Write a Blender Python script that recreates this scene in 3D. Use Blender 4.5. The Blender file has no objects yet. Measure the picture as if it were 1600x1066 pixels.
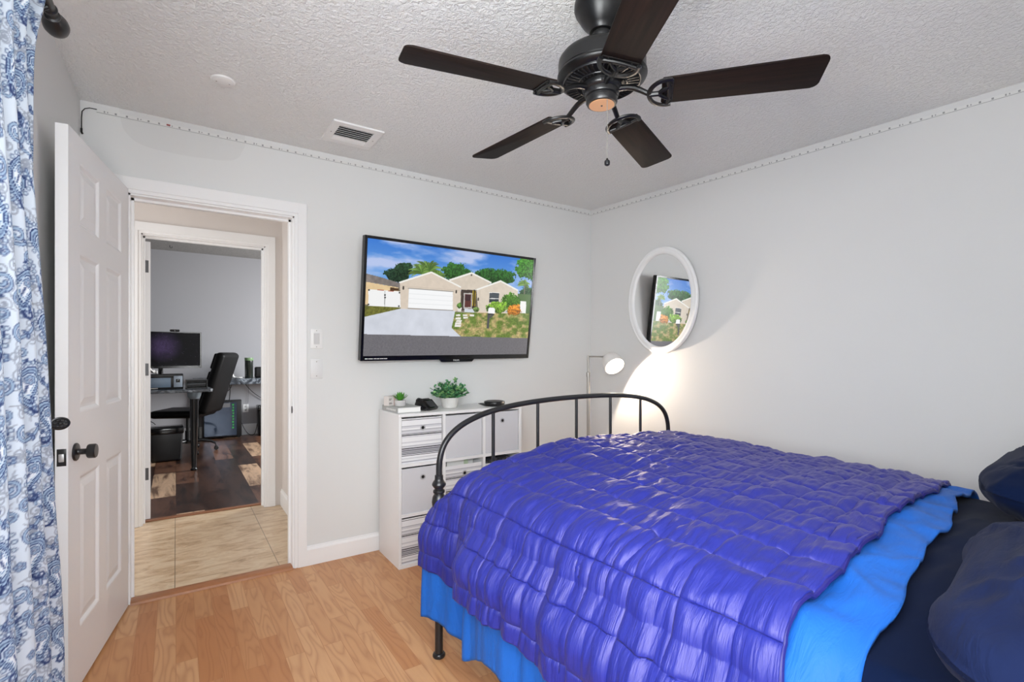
import bpy, bmesh, math, random
import numpy as np
from mathutils import Vector, Matrix, noise

random.seed(7)
rng = np.random.default_rng(7)
PI = math.pi
SC = bpy.context.scene
COL = SC.collection

# ------------------------------------------------------------------ camera, world, lights, exposure
cam_d = bpy.data.cameras.new('camera')
cam = bpy.data.objects.new('camera', cam_d)
COL.objects.link(cam)
cam.location = (0, 0, 1.239)
YAW = math.atan2(525, 779)
cam.rotation_euler = (PI / 2, 0, -YAW)
cam_d.sensor_width = 36.0
cam_d.lens = 779 / 1600 * 36
cam_d.shift_y = 20 / 1600
cam_d.clip_start = 0.02
SC.camera = cam

SC.view_settings.view_transform = 'Standard'
SC.view_settings.look = 'None'
SC.view_settings.gamma = 1
SC.view_settings.use_curve_mapping = False
SC.view_settings.exposure = 0.0
SC.cycles.use_denoising = True
SC.cycles.max_bounces = 8
SC.cycles.diffuse_bounces = 5
SC.cycles.sample_clamp_indirect = 6

world = bpy.data.worlds.new('world')
SC.world = world
world.use_nodes = True
wn = world.node_tree.nodes
wb = wn['Background']
sky = wn.new('ShaderNodeTexSky')
sky.sky_type = 'NISHITA'
sky.sun_elevation = math.radians(50)
sky.sun_rotation = math.radians(200)
sky.sun_disc = False
world.node_tree.links.new(sky.outputs[0], wb.inputs[0])
wb.inputs[1].default_value = 0.15


def area(name, loc, target, sx, sy, power, color=(1, 1, 1), spread=180):
    l = bpy.data.lights.new(name, 'AREA')
    l.shape = 'RECTANGLE'
    l.size, l.size_y = sx, sy
    l.energy = power
    l.color = color
    l.spread = math.radians(spread)
    o = bpy.data.objects.new(name, l)
    COL.objects.link(o)
    o.location = loc
    o.rotation_euler = (Vector(target) - Vector(loc)).to_track_quat('-Z', 'Y').to_euler()
    return o


# daylight through the left and office windows; rear, ceiling and hall fills are added
DAY = (0.955, 0.985, 1.0)
area('added_rear_fill', (0.30, -0.345, 1.55), (0.55, 3.0, -0.30), 1.0, 1.05, 22, DAY, 140)  # unseen frontal fill, set in an added rear window
area('daylight_left_window', (-0.37, 0.18, 1.50), (2.2, 1.5, 0.3), 0.95, 1.15, 22, DAY)
area('added_ceiling_fill', (-0.36, 0.18, 1.45), (1.3, 1.1, 2.6), 0.95, 1.1, 40, DAY)  # fill added at the left window, aimed up to brighten the ceiling
area('added_hall_fill', (-1.35, 3.85, 1.5), (3.0, 3.85, 1.0), 0.9, 1.5, 17, (0.97, 0.985, 1.0))  # unseen fill added on the left to brighten the hall
area('daylight_office_window', (3.2, 6.4, 1.5), (0.0, 7.4, 0.9), 1.3, 1.3, 150, (0.97, 0.985, 1.0))

# ------------------------------------------------------------------ helpers

def lin(c):
    c = c / 255.0
    return c / 12.92 if c <= 0.04045 else ((c + 0.055) / 1.055) ** 2.4


def rgb(r, g, b):
    return (lin(r), lin(g), lin(b), 1.0)


class NT:
    """small helper to wire a procedural node material"""

    def __init__(s, name, color=(0.8, 0.8, 0.8, 1), rough=0.5, metal=0.0, spec=0.5):
        s.m = bpy.data.materials.new(name)
        s.m.use_nodes = True
        s.t = s.m.node_tree
        s.n = s.t.nodes
        s.b = s.n['Principled BSDF']
        s.b.inputs['Base Color'].default_value = color
        s.b.inputs['Roughness'].default_value = rough
        s.b.inputs['Metallic'].default_value = metal
        s.b.inputs['Specular IOR Level'].default_value = spec

    def node(s, typ, **kw):
        nd = s.n.new(typ)
        for k, v in kw.items():
            if k.startswith('i_'):
                key = k[2:].replace('_', ' ')
                nd.inputs[key].default_value = v
            else:
                setattr(nd, k, v)
        return nd

    def link(s, a, b):
        s.t.links.new(a, b)

    def coord(s, kind='Object', scale=(1, 1, 1), rot=(0, 0, 0), loc=(0, 0, 0)):
        tc = s.n.new('ShaderNodeTexCoord')
        mp = s.n.new('ShaderNodeMapping')
        mp.inputs['Scale'].default_value = scale
        mp.inputs['Rotation'].default_value = rot
        mp.inputs['Location'].default_value = loc
        s.link(tc.outputs[kind], mp.inputs['Vector'])
        return mp.outputs[0]

    def noise(s, vec, scale=5, detail=3, rough=0.5, dist=0.0):
        nd = s.node('ShaderNodeTexNoise', i_Scale=scale, i_Detail=detail, i_Roughness=rough, i_Distortion=dist)
        s.link(vec, nd.inputs['Vector'])
        return nd.outputs['Fac']

    def ramp(s, fac, stops, interp='LINEAR'):
        nd = s.n.new('ShaderNodeValToRGB')
        nd.color_ramp.interpolation = interp
        e = nd.color_ramp.elements
        while len(e) > 1:
            e.remove(e[-1])
        e[0].position, e[0].color = stops[0]
        for p, c in stops[1:]:
            el = e.new(p)
            el.color = c
        s.link(fac, nd.inputs[0])
        return nd.outputs[0]

    def math(s, op, a, b=None, c=None, clamp=False):
        nd = s.node('ShaderNodeMath', operation=op, use_clamp=clamp)
        for i, x in enumerate((a, b, c)):
            if x is None:
                continue
            if isinstance(x, (int, float)):
                nd.inputs[i].default_value = x
            else:
                s.link(x, nd.inputs[i])
        return nd.outputs[0]

    def mix(s, fac, a, b, mode='MIX'):
        nd = s.node('ShaderNodeMix', data_type='RGBA', blend_type=mode)
        for i, x in ((0, fac), (6, a), (7, b)):
            if isinstance(x, (int, float)):
                nd.inputs[i].default_value = x
            elif isinstance(x, tuple):
                nd.inputs[i].default_value = x
            else:
                s.link(x, nd.inputs[i])
        return nd.outputs[2]

    def base(s, c):
        s.link(c, s.b.inputs['Base Color'])

    def bump(s, h, strength=0.3, dist=0.01):
        nd = s.node('ShaderNodeBump', i_Strength=strength, i_Distance=dist)
        s.link(h, nd.inputs['Height'])
        s.link(nd.outputs[0], s.b.inputs['Normal'])
        return nd


def simple(name, color, rough=0.5, metal=0.0, spec=0.5, bscale=0, bstr=0.1, bdist=0.002, var=0.0):
    t = NT(name, color, rough, metal, spec)
    if bscale or var:
        v = t.coord()
        nz = t.noise(v, bscale or 8, 4)
        if bscale:
            t.bump(nz, bstr, bdist)
        if var:
            d = tuple(x * (1 - var) for x in color[:3]) + (1,)
            t.base(t.mix(nz, d, color))
    return t.m


class B:
    """mesh collector: every shape added goes into one mesh"""

    def __init__(s):
        s.bm = bmesh.new()

    def _xf(s, verts, M):
        if M is not None:
            bmesh.ops.transform(s.bm, matrix=M, verts=verts)

    def box(s, x0, x1, y0, y1, z0, z1, bev=0.0, seg=2, M=None, mi=0):
        r = bmesh.ops.create_cube(s.bm, size=1)
        vs = r['verts']
        for v in vs:
            v.co = Vector((x0 + (v.co.x + .5) * (x1 - x0), y0 + (v.co.y + .5) * (y1 - y0), z0 + (v.co.z + .5) * (z1 - z0)))
        fs = set(f for v in vs for f in v.link_faces)
        if bev > 0:
            es = list(set(e for v in vs for e in v.link_edges))
            rr = bmesh.ops.bevel(s.bm, geom=es, offset=bev, segments=seg, affect='EDGES', profile=0.5)
            vs = list(set(v for f in rr['faces'] for v in f.verts) | set(v for v in vs if v.is_valid))
            fs = set(f for v in vs for f in v.link_faces)
        for f in fs:
            f.material_index = mi
        s._xf(vs, M)
        return vs

    def lathe(s, prof, n=32, M=None, mi=0, sx=1.0, sy=1.0, cap=True):
        """profile [(r, z)] spun round z"""
        rings = []
        allv = []
        for r, z in prof:
            if r <= 1e-6:
                v = s.bm.verts.new((0, 0, z))
                rings.append([v])
                allv.append(v)
            else:
                ring = [s.bm.verts.new((r * sx * math.cos(2 * PI * k / n), r * sy * math.sin(2 * PI * k / n), z)) for k in range(n)]
                rings.append(ring)
                allv += ring
        fs = []
        for a, b in zip(rings, rings[1:]):
            if len(a) == 1 and len(b) == 1:
                continue
            for k in range(n):
                k2 = (k + 1) % n
                if len(a) == 1:
                    fs.append(s.bm.faces.new((a[0], b[k2], b[k])))
                elif len(b) == 1:
                    fs.append(s.bm.faces.new((a[k], a[k2], b[0])))
                else:
                    fs.append(s.bm.faces.new((a[k], a[k2], b[k2], b[k])))
        if cap:
            for ring in (rings[0], rings[-1]):
                if len(ring) > 2:
                    fs.append(s.bm.faces.new(ring))
        for f in fs:
            f.material_index = mi
        s._xf(allv, M)
        return allv

    def tube(s, pts, r, n=10, M=None, mi=0, closed=False, flat=1.0):
        """tube along points; r may be a list"""
        pts = [Vector(p) for p in pts]
        N = len(pts)
        rs = r if isinstance(r, (list, tuple)) else [r] * N
        rings, allv = [], []
        prev = None
        for i in range(N):
            if closed:
                t = (pts[(i + 1) % N] - pts[i - 1]).normalized()
            else:
                t = (pts[min(i + 1, N - 1)] - pts[max(i - 1, 0)]).normalized()
            if prev is None:
                up = Vector((0, 0, 1)) if abs(t.z) < .9 else Vector((1, 0, 0))
                a = t.cross(up).normalized()
            else:
                a = (prev - t * prev.dot(t)).normalized()
            prev = a
            b = t.cross(a).normalized()
            ring = [s.bm.verts.new(pts[i] + (a * math.cos(2 * PI * k / n) + b * flat * math.sin(2 * PI * k / n)) * rs[i]) for k in range(n)]
            rings.append(ring)
            allv += ring
        fs = []
        M_ = N if closed else N - 1
        for i in range(M_):
            A, C = rings[i], rings[(i + 1) % N]
            for k in range(n):
                k2 = (k + 1) % n
                fs.append(s.bm.faces.new((A[k], A[k2], C[k2], C[k])))
        if not closed:
            fs.append(s.bm.faces.new(list(reversed(rings[0]))))
            fs.append(s.bm.faces.new(rings[-1]))
        for f in fs:
            f.material_index = mi
        s._xf(allv, M)
        return allv

    def prism(s, poly, z0, z1, M=None, mi=0, bev=0.0):
        """2D outline extruded from z0 to z1"""
        lo = [s.bm.verts.new((x, y, z0)) for x, y in poly]
        hi = [s.bm.verts.new((x, y, z1)) for x, y in poly]
        n = len(poly)
        fs = [s.bm.faces.new(list(reversed(lo))), s.bm.faces.new(hi)]
        for k in range(n):
            k2 = (k + 1) % n
            fs.append(s.bm.faces.new((lo[k], lo[k2], hi[k2], hi[k])))
        vs = lo + hi
        if bev > 0:
            es = list(set(fs[0].edges) | set(fs[1].edges))
            rr = bmesh.ops.bevel(s.bm, geom=es, offset=bev, segments=2, affect='EDGES', profile=0.5)
            vs = list(set([v for v in vs if v.is_valid] + [v for f in rr['faces'] for v in f.verts]))
        for f in set(f for v in vs for f in v.link_faces):
            f.material_index = mi
        s._xf(vs, M)
        return vs

    def sphere(s, c, r, n=16, sc=(1, 1, 1), M=None, mi=0):
        rr = bmesh.ops.create_uvsphere(s.bm, u_segments=n, v_segments=max(6, n // 2), radius=r)
        for v in rr['verts']:
            v.co = Vector((v.co.x * sc[0], v.co.y * sc[1], v.co.z * sc[2])) + Vector(c)
        for f in set(f for v in rr['verts'] for f in v.link_faces):
            f.material_index = mi
        s._xf(rr['verts'], M)
        return rr['verts']

    def quad(s, *pts, mi=0):
        f = s.bm.faces.new([s.bm.verts.new(p) for p in pts])
        f.material_index = mi
        return f


def obj(name, b, mats, parent=None, smooth=True, angle=35, M=None):
    me = bpy.data.meshes.new(name)
    bmesh.ops.recalc_face_normals(b.bm, faces=b.bm.faces)
    b.bm.to_mesh(me)
    b.bm.free()
    for m in (mats if isinstance(mats, (list, tuple)) else [mats]):
        me.materials.append(m)
    if smooth:
        me.shade_smooth()
        me.set_sharp_from_angle(angle=math.radians(angle))
    o = bpy.data.objects.new(name, me)
    COL.objects.link(o)
    if parent is not None:
        o.parent = parent
    if M is not None:
        o.matrix_local = M
    return o


def grid_obj(name, P, mats, parent=None, colors=None, close_u=False, solid=0.0):
    """P: (n, m, 3) array of points -> one smooth mesh"""
    n, m = P.shape[:2]
    me = bpy.data.meshes.new(name)
    idx = np.arange(n * m).reshape(n, m)
    a = idx[:-1, :-1].ravel()
    b_ = idx[1:, :-1].ravel()
    c = idx[1:, 1:].ravel()
    d = idx[:-1, 1:].ravel()
    F = np.stack([a, b_, c, d], 1)
    if close_u:
        F = np.concatenate([F, np.stack([idx[-1, :-1], idx[0, :-1], idx[0, 1:], idx[-1, 1:]], 1)])
    me.vertices.add(n * m)
    me.vertices.foreach_set('co', P.reshape(-1, 3).astype(np.float32).ravel())
    me.loops.add(len(F) * 4)
    me.loops.foreach_set('vertex_index', F.astype(np.int32).ravel())
    me.polygons.add(len(F))
    me.polygons.foreach_set('loop_start', np.arange(0, len(F) * 4, 4, dtype=np.int32))
    me.update(calc_edges=True)
    if colors is not None:
        at = me.color_attributes.new('paint', 'FLOAT_COLOR', 'POINT')
        cc = np.ones((n * m, 4), np.float32)
        cc[:, :3] = colors.reshape(-1, 3)
        at.data.foreach_set('color', cc.ravel())
    me.validate()
    me.shade_smooth()
    for mm in (mats if isinstance(mats, (list, tuple)) else [mats]):
        me.materials.append(mm)
    o = bpy.data.objects.new(name, me)
    COL.objects.link(o)
    if parent is not None:
        o.parent = parent
    if solid:
        md = o.modifiers.new('thickness', 'SOLIDIFY')
        md.thickness = solid
        md.offset = -1
    return o


def thing(name, label, cat, loc=(0, 0, 0), rz=0.0, group=None):
    o = bpy.data.objects.new(name, None)
    o.empty_display_size = 0.1
    COL.objects.link(o)
    o.location = loc
    o.rotation_euler = (0, 0, rz)
    o['label'], o['category'] = label, cat
    if group:
        o['group'] = group
    return o


def tag(o, label, cat, group=None):
    o['label'], o['category'] = label, cat
    if group:
        o['group'] = group
    return o


def struct(o, label=None, cat=None):
    o['kind'] = 'structure'
    if label:
        o['label'] = label
    if cat:
        o['category'] = cat
    return o


def T(x, y, z):
    return Matrix.Translation((x, y, z))


def R(a, ax):
    return Matrix.Rotation(a, 4, ax)


def text_bm(b, s, size, M, depth=0.0005, mi=0):
    cu = bpy.data.curves.new('lettering', 'FONT')
    cu.body = s
    cu.size = size
    cu.extrude = depth
    cu.align_x = 'CENTER'
    cu.align_y = 'CENTER'
    cu.resolution_u = 3
    o = bpy.data.objects.new('lettering', cu)
    COL.objects.link(o)
    bpy.context.view_layer.update()
    me = bpy.data.meshes.new_from_object(o.evaluated_get(bpy.context.evaluated_depsgraph_get()))
    me.transform(M)
    n0 = len(b.bm.faces)
    b.bm.from_mesh(me)
    b.bm.faces.ensure_lookup_table()
    for f in b.bm.faces[n0:]:
        f.material_index = mi
    bpy.data.objects.remove(o)
    bpy.data.meshes.remove(me)
    bpy.data.curves.remove(cu)


# ------------------------------------------------------------------ materials

def mk_wall(name, col, patch=False):
    t = NT(name, col, 0.55, 0, 0.35)
    v = t.coord()
    n1 = t.noise(v, 1.6, 3)
    n2 = t.noise(v, 90, 3)
    d = tuple(x * 0.965 for x in col[:3]) + (1,)
    c = t.mix(n1, d, col)
    if patch:
        # repaired, unpainted plaster patch above the door and a few scratches in it
        sx = t.node('ShaderNodeSeparateXYZ')
        nd = t.node('ShaderNodeTexNoise', i_Scale=7.0, i_Detail=2.0)
        t.link(v, nd.inputs['Vector'])
        t.link(v, sx.inputs[0])
        off = t.math('MULTIPLY', t.math('SUBTRACT', nd.outputs['Fac'], 0.5), 0.5)
        ex = t.math('DIVIDE', t.math('SUBTRACT', sx.outputs[0], 0.045), 0.27)
        ez = t.math('DIVIDE', t.math('SUBTRACT', sx.outputs[2], 2.405), 0.135)
        ex4 = t.math('POWER', t.math('ABSOLUTE', ex), 3.0)
        ez4 = t.math('POWER', t.math('ABSOLUTE', ez), 3.0)
        rr = t.math('ADD', t.math('ADD', ex4, ez4), off)
        msk = t.math('MULTIPLY', t.math('LESS_THAN', rr, 1.0), 0.32)
        c = t.mix(msk, c, rgb(205, 205, 203))
    t.base(c)
    t.bump(n2, 0.05, 0.002)
    return t.m


M_wall = mk_wall('wall_paint', rgb(220, 220, 219))
M_wallb = mk_wall('wall_paint_patched', rgb(225, 226, 225), True)
M_hall = mk_wall('hall_paint', rgb(222, 215, 210))
M_officew = mk_wall('office_paint', rgb(168, 168, 172))
M_trim = simple('trim_gloss_white', rgb(240, 240, 240), 0.32, bscale=25, bstr=0.03)
M_door = simple('door_gloss_white', rgb(232, 232, 233), 0.38, bscale=60, bstr=0.04, bdist=0.001)


def mk_ceiling():
    t = NT('knockdown_ceiling', rgb(242, 243, 242), 0.8, 0, 0.2)
    v = t.coord()
    n1 = t.noise(v, 62, 4, 0.6, 0.5)
    n2 = t.noise(v, 120, 2, 0.5, 0.3)
    h = t.ramp(n1, [(0.40, (0, 0, 0, 1)), (0.60, (1, 1, 1, 1))])
    hh = t.math('ADD', h, t.math('MULTIPLY', n2, 0.5))
    t.bump(hh, 0.62, 0.008)
    return t.m


M_ceil = mk_ceiling()


def mk_wood():
    t = NT('oak_laminate', rgb(190, 135, 95), 0.36, 0, 0.4)
    v = t.coord(scale=(1, 1, 1), rot=(0, 0, PI / 2))
    br = t.node('ShaderNodeTexBrick', offset=0.37, offset_frequency=2, squash=1.0, i_Scale=1.0, i_Mortar_Size=0.0011,
                i_Mortar_Smooth=0.3, i_Bias=0.0, i_Brick_Width=0.55, i_Row_Height=0.074)
    br.inputs['Color1'].default_value = (0, 0, 0, 1)
    br.inputs['Color2'].default_value = (1, 1, 1, 1)
    br.inputs['Mortar'].default_value = (0.1, 0.1, 0.1, 1)
    t.link(v, br.inputs['Vector'])
    # offset the grain per strip
    sep = t.node('ShaderNodeVectorMath', operation='MULTIPLY_ADD')
    t.link(br.outputs['Color'], sep.inputs[0])
    sep.inputs[1].default_value = (13.7, 7.9, 3.1)
    v2 = t.coord(scale=(9.0, 1.1, 1))
    t.link(v2, sep.inputs[2])
    g1 = t.node('ShaderNodeTexNoise', i_Scale=1.0, i_Detail=2.0, i_Roughness=0.5, i_Distortion=0.3)
    t.link(sep.outputs[0], g1.inputs['Vector'])
    rings = t.math('FRACT', t.math('MULTIPLY', g1.outputs['Fac'], 13.0))
    rings = t.math('ABSOLUTE', t.math('SUBTRACT', rings, 0.5))
    sp2 = t.node('ShaderNodeVectorMath', operation='MULTIPLY')
    t.link(sep.outputs[0], sp2.inputs[0])
    sp2.inputs[1].default_value = (14, 3.0, 1)
    fine = t.noise(sp2.outputs[0], 1.0, 3, 0.6)
    tone = t.ramp(br.outputs['Color'], [(0.0, rgb(186, 126, 80)), (0.45, rgb(198, 145, 99)), (1.0, rgb(211, 163, 118))])
    dark = t.mix(0.55, tone, rgb(150, 90, 50))
    c = t.mix(t.math('MULTIPLY', t.math('POWER', t.math('MULTIPLY', rings, 2.0), 2.5), 0.85), tone, dark)
    c = t.mix(t.math('MULTIPLY', fine, 0.45), c, t.mix(0.35, tone, rgb(140, 84, 52)))
    c = t.mix(t.math('MULTIPLY', br.outputs['Fac'], 0.22), c, rgb(130, 82, 50))
    t.base(c)
    return t.m


M_wood = mk_wood()


def mk_tile():
    t = NT('travertine_tile', rgb(190, 165, 135), 0.28, 0, 0.45)
    v = t.coord(scale=(1, 2.6, 1), rot=(0, 0, 0.25))
    n1 = t.noise(v, 6, 5, 0.65, 0.8)
    n2 = t.noise(v, 22, 4, 0.6)
    c = t.ramp(n1, [(0.30, rgb(168, 140, 110)), (0.46, rgb(206, 178, 145)), (0.60, rgb(222, 200, 170)), (0.75, rgb(198, 178, 148))])
    c = t.mix(t.math('MULTIPLY', n2, 0.35), c, rgb(160, 136, 108))
    sx = t.node('ShaderNodeSeparateXYZ')
    t.link(t.coord(), sx.inputs[0])
    fx = t.math('ABSOLUTE', t.math('SUBTRACT', t.math('FRACT', t.math('DIVIDE', t.math('ADD', sx.outputs[0], 10.145), 0.507)), 0.5))
    gx = t.math('GREATER_THAN', fx, 0.4955)
    c = t.mix(t.math('MULTIPLY', gx, 0.7), c, rgb(110, 96, 80))
    t.base(c)
    t.bump(n1, 0.05, 0.004)
    return t.m


M_tile = mk_tile()


def mk_office_floor():
    t = NT('dark_plank_floor', rgb(60, 42, 34), 0.30, 0, 0.5)
    v = t.coord(rot=(0, 0, PI / 2))
    br = t.node('ShaderNodeTexBrick', offset=0.43, offset_frequency=2, i_Scale=1.0, i_Mortar_Size=0.002,
                i_Mortar_Smooth=0.2, i_Bias=0.0, i_Brick_Width=1.05, i_Row_Height=0.19)
    br.inputs['Color1'].default_value = (0, 0, 0, 1)
    br.inputs['Color2'].default_value = (1, 1, 1, 1)
    br.inputs['Mortar'].default_value = (0, 0, 0, 1)
    t.link(v, br.inputs['Vector'])
    ma = t.node('ShaderNodeVectorMath', operation='MULTIPLY_ADD')
    t.link(br.outputs['Color'], ma.inputs[0])
    ma.inputs[1].default_value = (17.0, 5.0, 3.0)
    t.link(t.coord(scale=(12, 2.2, 1)), ma.inputs[2])
    g = t.node('ShaderNodeTexNoise', i_Scale=1.0, i_Detail=5.0, i_Roughness=0.65, i_Distortion=0.6)
    t.link(ma.outputs[0], g.inputs['Vector'])
    tone = t.ramp(br.outputs['Color'], [(0.0, rgb(66, 44, 34)), (0.25, rgb(112, 78, 60)), (0.42, rgb(80, 55, 43)), (0.58, rgb(134, 96, 74)), (0.70, rgb(90, 62, 48)), (0.78, rgb(214, 180, 148))], 'CONSTANT')
    grain = t.ramp(g.outputs['Fac'], [(0.36, (0.25, 0.2, 0.18, 1)), (0.52, (0.9, 0.88, 0.86, 1)), (0.7, (1.15, 1.12, 1.1, 1))])
    c = t.mix(1.0, tone, grain, 'MULTIPLY')
    t.base(c)
    return t.m


M_ofloor = mk_office_floor()

M_blackm = simple('black_satin_metal', rgb(24, 24, 26), 0.32, 0.0, 0.6, bscale=40, bstr=0.02)
M_fanmetal = simple('fan_black_metal', rgb(13, 13, 14), 0.34, 0.0, 0.5, bscale=50, bstr=0.02)
M_bedmetal = simple('bed_grey_black_metal', rgb(44, 44, 46), 0.30, 0.35, 0.6, bscale=60, bstr=0.04)


def mk_blade():
    t = NT('dark_walnut_blade', rgb(30, 22, 19), 0.6, 0, 0.12)
    v = t.coord(scale=(3, 60, 10))
    n = t.noise(v, 1.0, 4, 0.6)
    t.base(t.ramp(n, [(0.3, rgb(19, 14, 13)), (0.7, rgb(40, 28, 24))]))
    return t.m


M_blade = mk_blade()
M_copper = simple('copper_label', rgb(216, 158, 112), 0.5, 0.0, 0.4, bscale=30, bstr=0.03)
M_white = simple('white_plastic', rgb(236, 236, 235), 0.4, bscale=30, bstr=0.02)
M_whitecab = simple('white_melamine', rgb(238, 238, 238), 0.42, bscale=30, bstr=0.015)
M_dark = simple('opening_shade', rgb(14, 14, 15), 0.7, bscale=30, bstr=0.02)  # near-black colour standing in for shade inside openings
M_blackp = simple('black_plastic', rgb(17, 17, 18), 0.38, 0, 0.5, bscale=120, bstr=0.03, bdist=0.0005)
M_blackgloss = simple('black_gloss', rgb(10, 10, 12), 0.12, 0, 0.6, bscale=3, bstr=0.005)
M_chrome = simple('brushed_chrome', rgb(206, 206, 206), 0.38, 0.8, 0.5, bscale=60, bstr=0.02)
M_nickel = simple('satin_nickel', rgb(170, 166, 160), 0.35, 0.7, 0.5, bscale=60, bstr=0.02)
M_hinge = simple('grey_hinge_metal', rgb(90, 90, 92), 0.4, 0.6, 0.5, bscale=60, bstr=0.03)
M_lettering = simple('white_print', rgb(225, 225, 225), 0.5, bscale=20, bstr=0.01)

# ------------------------------------------------------------------ room shell
H = 2.44
YB = 3.094
XL, XR = -0.376, 2.881


def left_x(y):
    return XL - (YB - y) * 0.0175


def right_x(y):
    return XR + (YB - y) * 0.0885


BL = Vector((0.893, 1.86, 0))          # left foot post of the bed
A5 = math.radians(5.0)
RU = Vector((math.cos(A5), math.sin(A5), 0))
RV = Vector((math.sin(A5), -math.cos(A5), 0))


def rear_y(x):
    p = BL + RV * 2.24
    return p.y + (x - p.x) * math.tan(A5)


def slab_wall(b, p0, p1, z0, z1, holes, th):
    """wall from p0 to p1 (xy); th outwards to the right-hand side normal; holes [(s0, s1, z0, z1)]"""
    p0, p1 = Vector((p0[0], p0[1], 0)), Vector((p1[0], p1[1], 0))
    L = (p1 - p0).length
    ang = math.atan2(p1.y - p0.y, p1.x - p0.x)
    M = T(p0.x, p0.y, 0) @ R(ang, 'Z')
    ya, yb = (0, th) if th > 0 else (th, 0)
    cur = 0.0
    for (s0, s1, h0, h1) in sorted(holes):
        if s0 > cur:
            b.box(cur, s0, ya, yb, z0, z1, M=M)
        if h0 > z0:
            b.box(s0, s1, ya, yb, z0, h0, M=M)
        if h1 < z1:
            b.box(s0, s1, ya, yb, h1, z1, M=M)
        cur = s1
    if cur < L:
        b.box(cur, L, ya, yb, z0, z1, M=M)
    return M


yr0 = rear_y(-0.44)
b = B()
b.prism([(-0.6, -0.7), (3.4, -0.7), (3.4, 3.10), (0.585, 3.10), (0.585, 3.155), (-0.215, 3.155), (-0.215, 3.10), (-0.6, 3.10)], -0.06, 0.0)
struct(obj('floor', b, M_wood, smooth=False))
b = B()
b.box(-0.6, 3.4, -0.7, YB + 0.111, H, H + 0.06)
struct(obj('ceiling', b, M_ceil, smooth=False))

DX0, DX1, DH = -0.195, 0.566, 2.032
WT = 0.111
b = B()
slab_wall(b, (XL - 0.2, YB), (XR + 0.2, YB), 0, H, [(DX0 - XL + 0.2, DX1 - XL + 0.2, -1, DH)], WT)
struct(obj('wall_back', b, M_wallb, smooth=False))
b = B()
yb_, ye = YB + 0.1, -0.6
slab_wall(b, (right_x(yb_), yb_), (right_x(ye), ye), 0, H, [], 0.1)
struct(obj('wall_right', b, M_wall, smooth=False))
b = B()
# left wall with its window opening (behind the curtain)
LW0 = (left_x(-0.75), -0.75)
LW1 = (left_x(YB + 0.1), YB + 0.1)
slab_wall(b, LW0, LW1, 0, H, [(0.45, 2.05, 0.85, 2.08)], 0.12)
struct(obj('wall_left', b, M_wall, smooth=False))
b = B()
RW0 = (-0.6, rear_y(-0.6))
RW1 = (3.35, rear_y(3.35))
slab_wall(b, RW0, RW1, 0, H, [(0.38, 1.44, 0.98, 2.12)], -0.12)
struct(obj('wall_rear', b, M_wall, smooth=False))

M_glass = NT('window_glass', (1, 1, 1, 1), 0.02)
M_glass.b.inputs['Transmission Weight'].default_value = 1.0
M_glass.b.inputs['IOR'].default_value = 1.02
M_glass = M_glass.m


def window(name, p0, p1, s0, s1, z0, z1, dy):
    ang = math.atan2(p1[1] - p0[1], p1[0] - p0[0])
    M = T(p0[0], p0[1], 0) @ R(ang, 'Z')
    b = B()
    f = 0.05
    for x0, x1, a, c in ((s0, s0 + f, z0, z1), (s1 - f, s1, z0, z1), (s0 + f, s1 - f, z0, z0 + f), (s0 + f, s1 - f, z1 - f, z1),
                         ((s0 + s1) / 2 - f / 2, (s0 + s1) / 2 + f / 2, z0 + f, z1 - f)):
        b.box(x0, x1, dy - 0.02, dy + 0.02, a, c, M=M)
    w = struct(obj(name, b, M_trim, smooth=False))
    b = B()
    b.box(s0 + f, s1 - f, dy - 0.003, dy + 0.003, z0 + f, z1 - f, M=M)
    obj('pane', b, M_glass, w, smooth=False)


window('window_1', LW0, LW1, 0.45, 2.05, 0.85, 2.08, 0.07)
window('window_2', RW0, RW1, 0.38, 1.44, 0.98, 2.12, -0.07)  # unseen rear window, added for flat light from behind the camera

# skirting board with a moulded top


def skirting(name, p0, p1, h=0.112, th=0.014, side=1, mat=None):
    ang = math.atan2(p1[1] - p0[1], p1[0] - p0[0])
    L = math.hypot(p1[0] - p0[0], p1[1] - p0[1])
    M = T(p0[0], p0[1], 0) @ R(ang, 'Z')
    b = B()
    prof = [(0, 0), (th, 0), (th, h - 0.022), (th * 0.75, h - 0.014), (th * 0.55, h - 0.010), (th * 0.35, h), (0, h)]
    lo = [b.bm.verts.new((0, side * y, z)) for y, z in prof]
    hi = [b.bm.verts.new((L, side * y, z)) for y, z in prof]
    b.bm.faces.new(lo)
    b.bm.faces.new(list(reversed(hi)))
    for k in range(len(prof)):
        k2 = (k + 1) % len(prof)
        b.bm.faces.new((lo[k], hi[k], hi[k2], lo[k2]))
    bmesh.ops.transform(b.bm, matrix=M, verts=b.bm.verts)
    return struct(obj(name, b, mat or M_trim, smooth=False))


skirting('baseboard_back', (0.634, YB), (XR, YB), side=-1)
skirting('baseboard_right', (right_x(YB), YB), (right_x(0), 0.0), side=-1)
skirting('baseboard_left', (left_x(-0.3), -0.3), (left_x(YB), YB), side=-1)

# door casing + jamb


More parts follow.
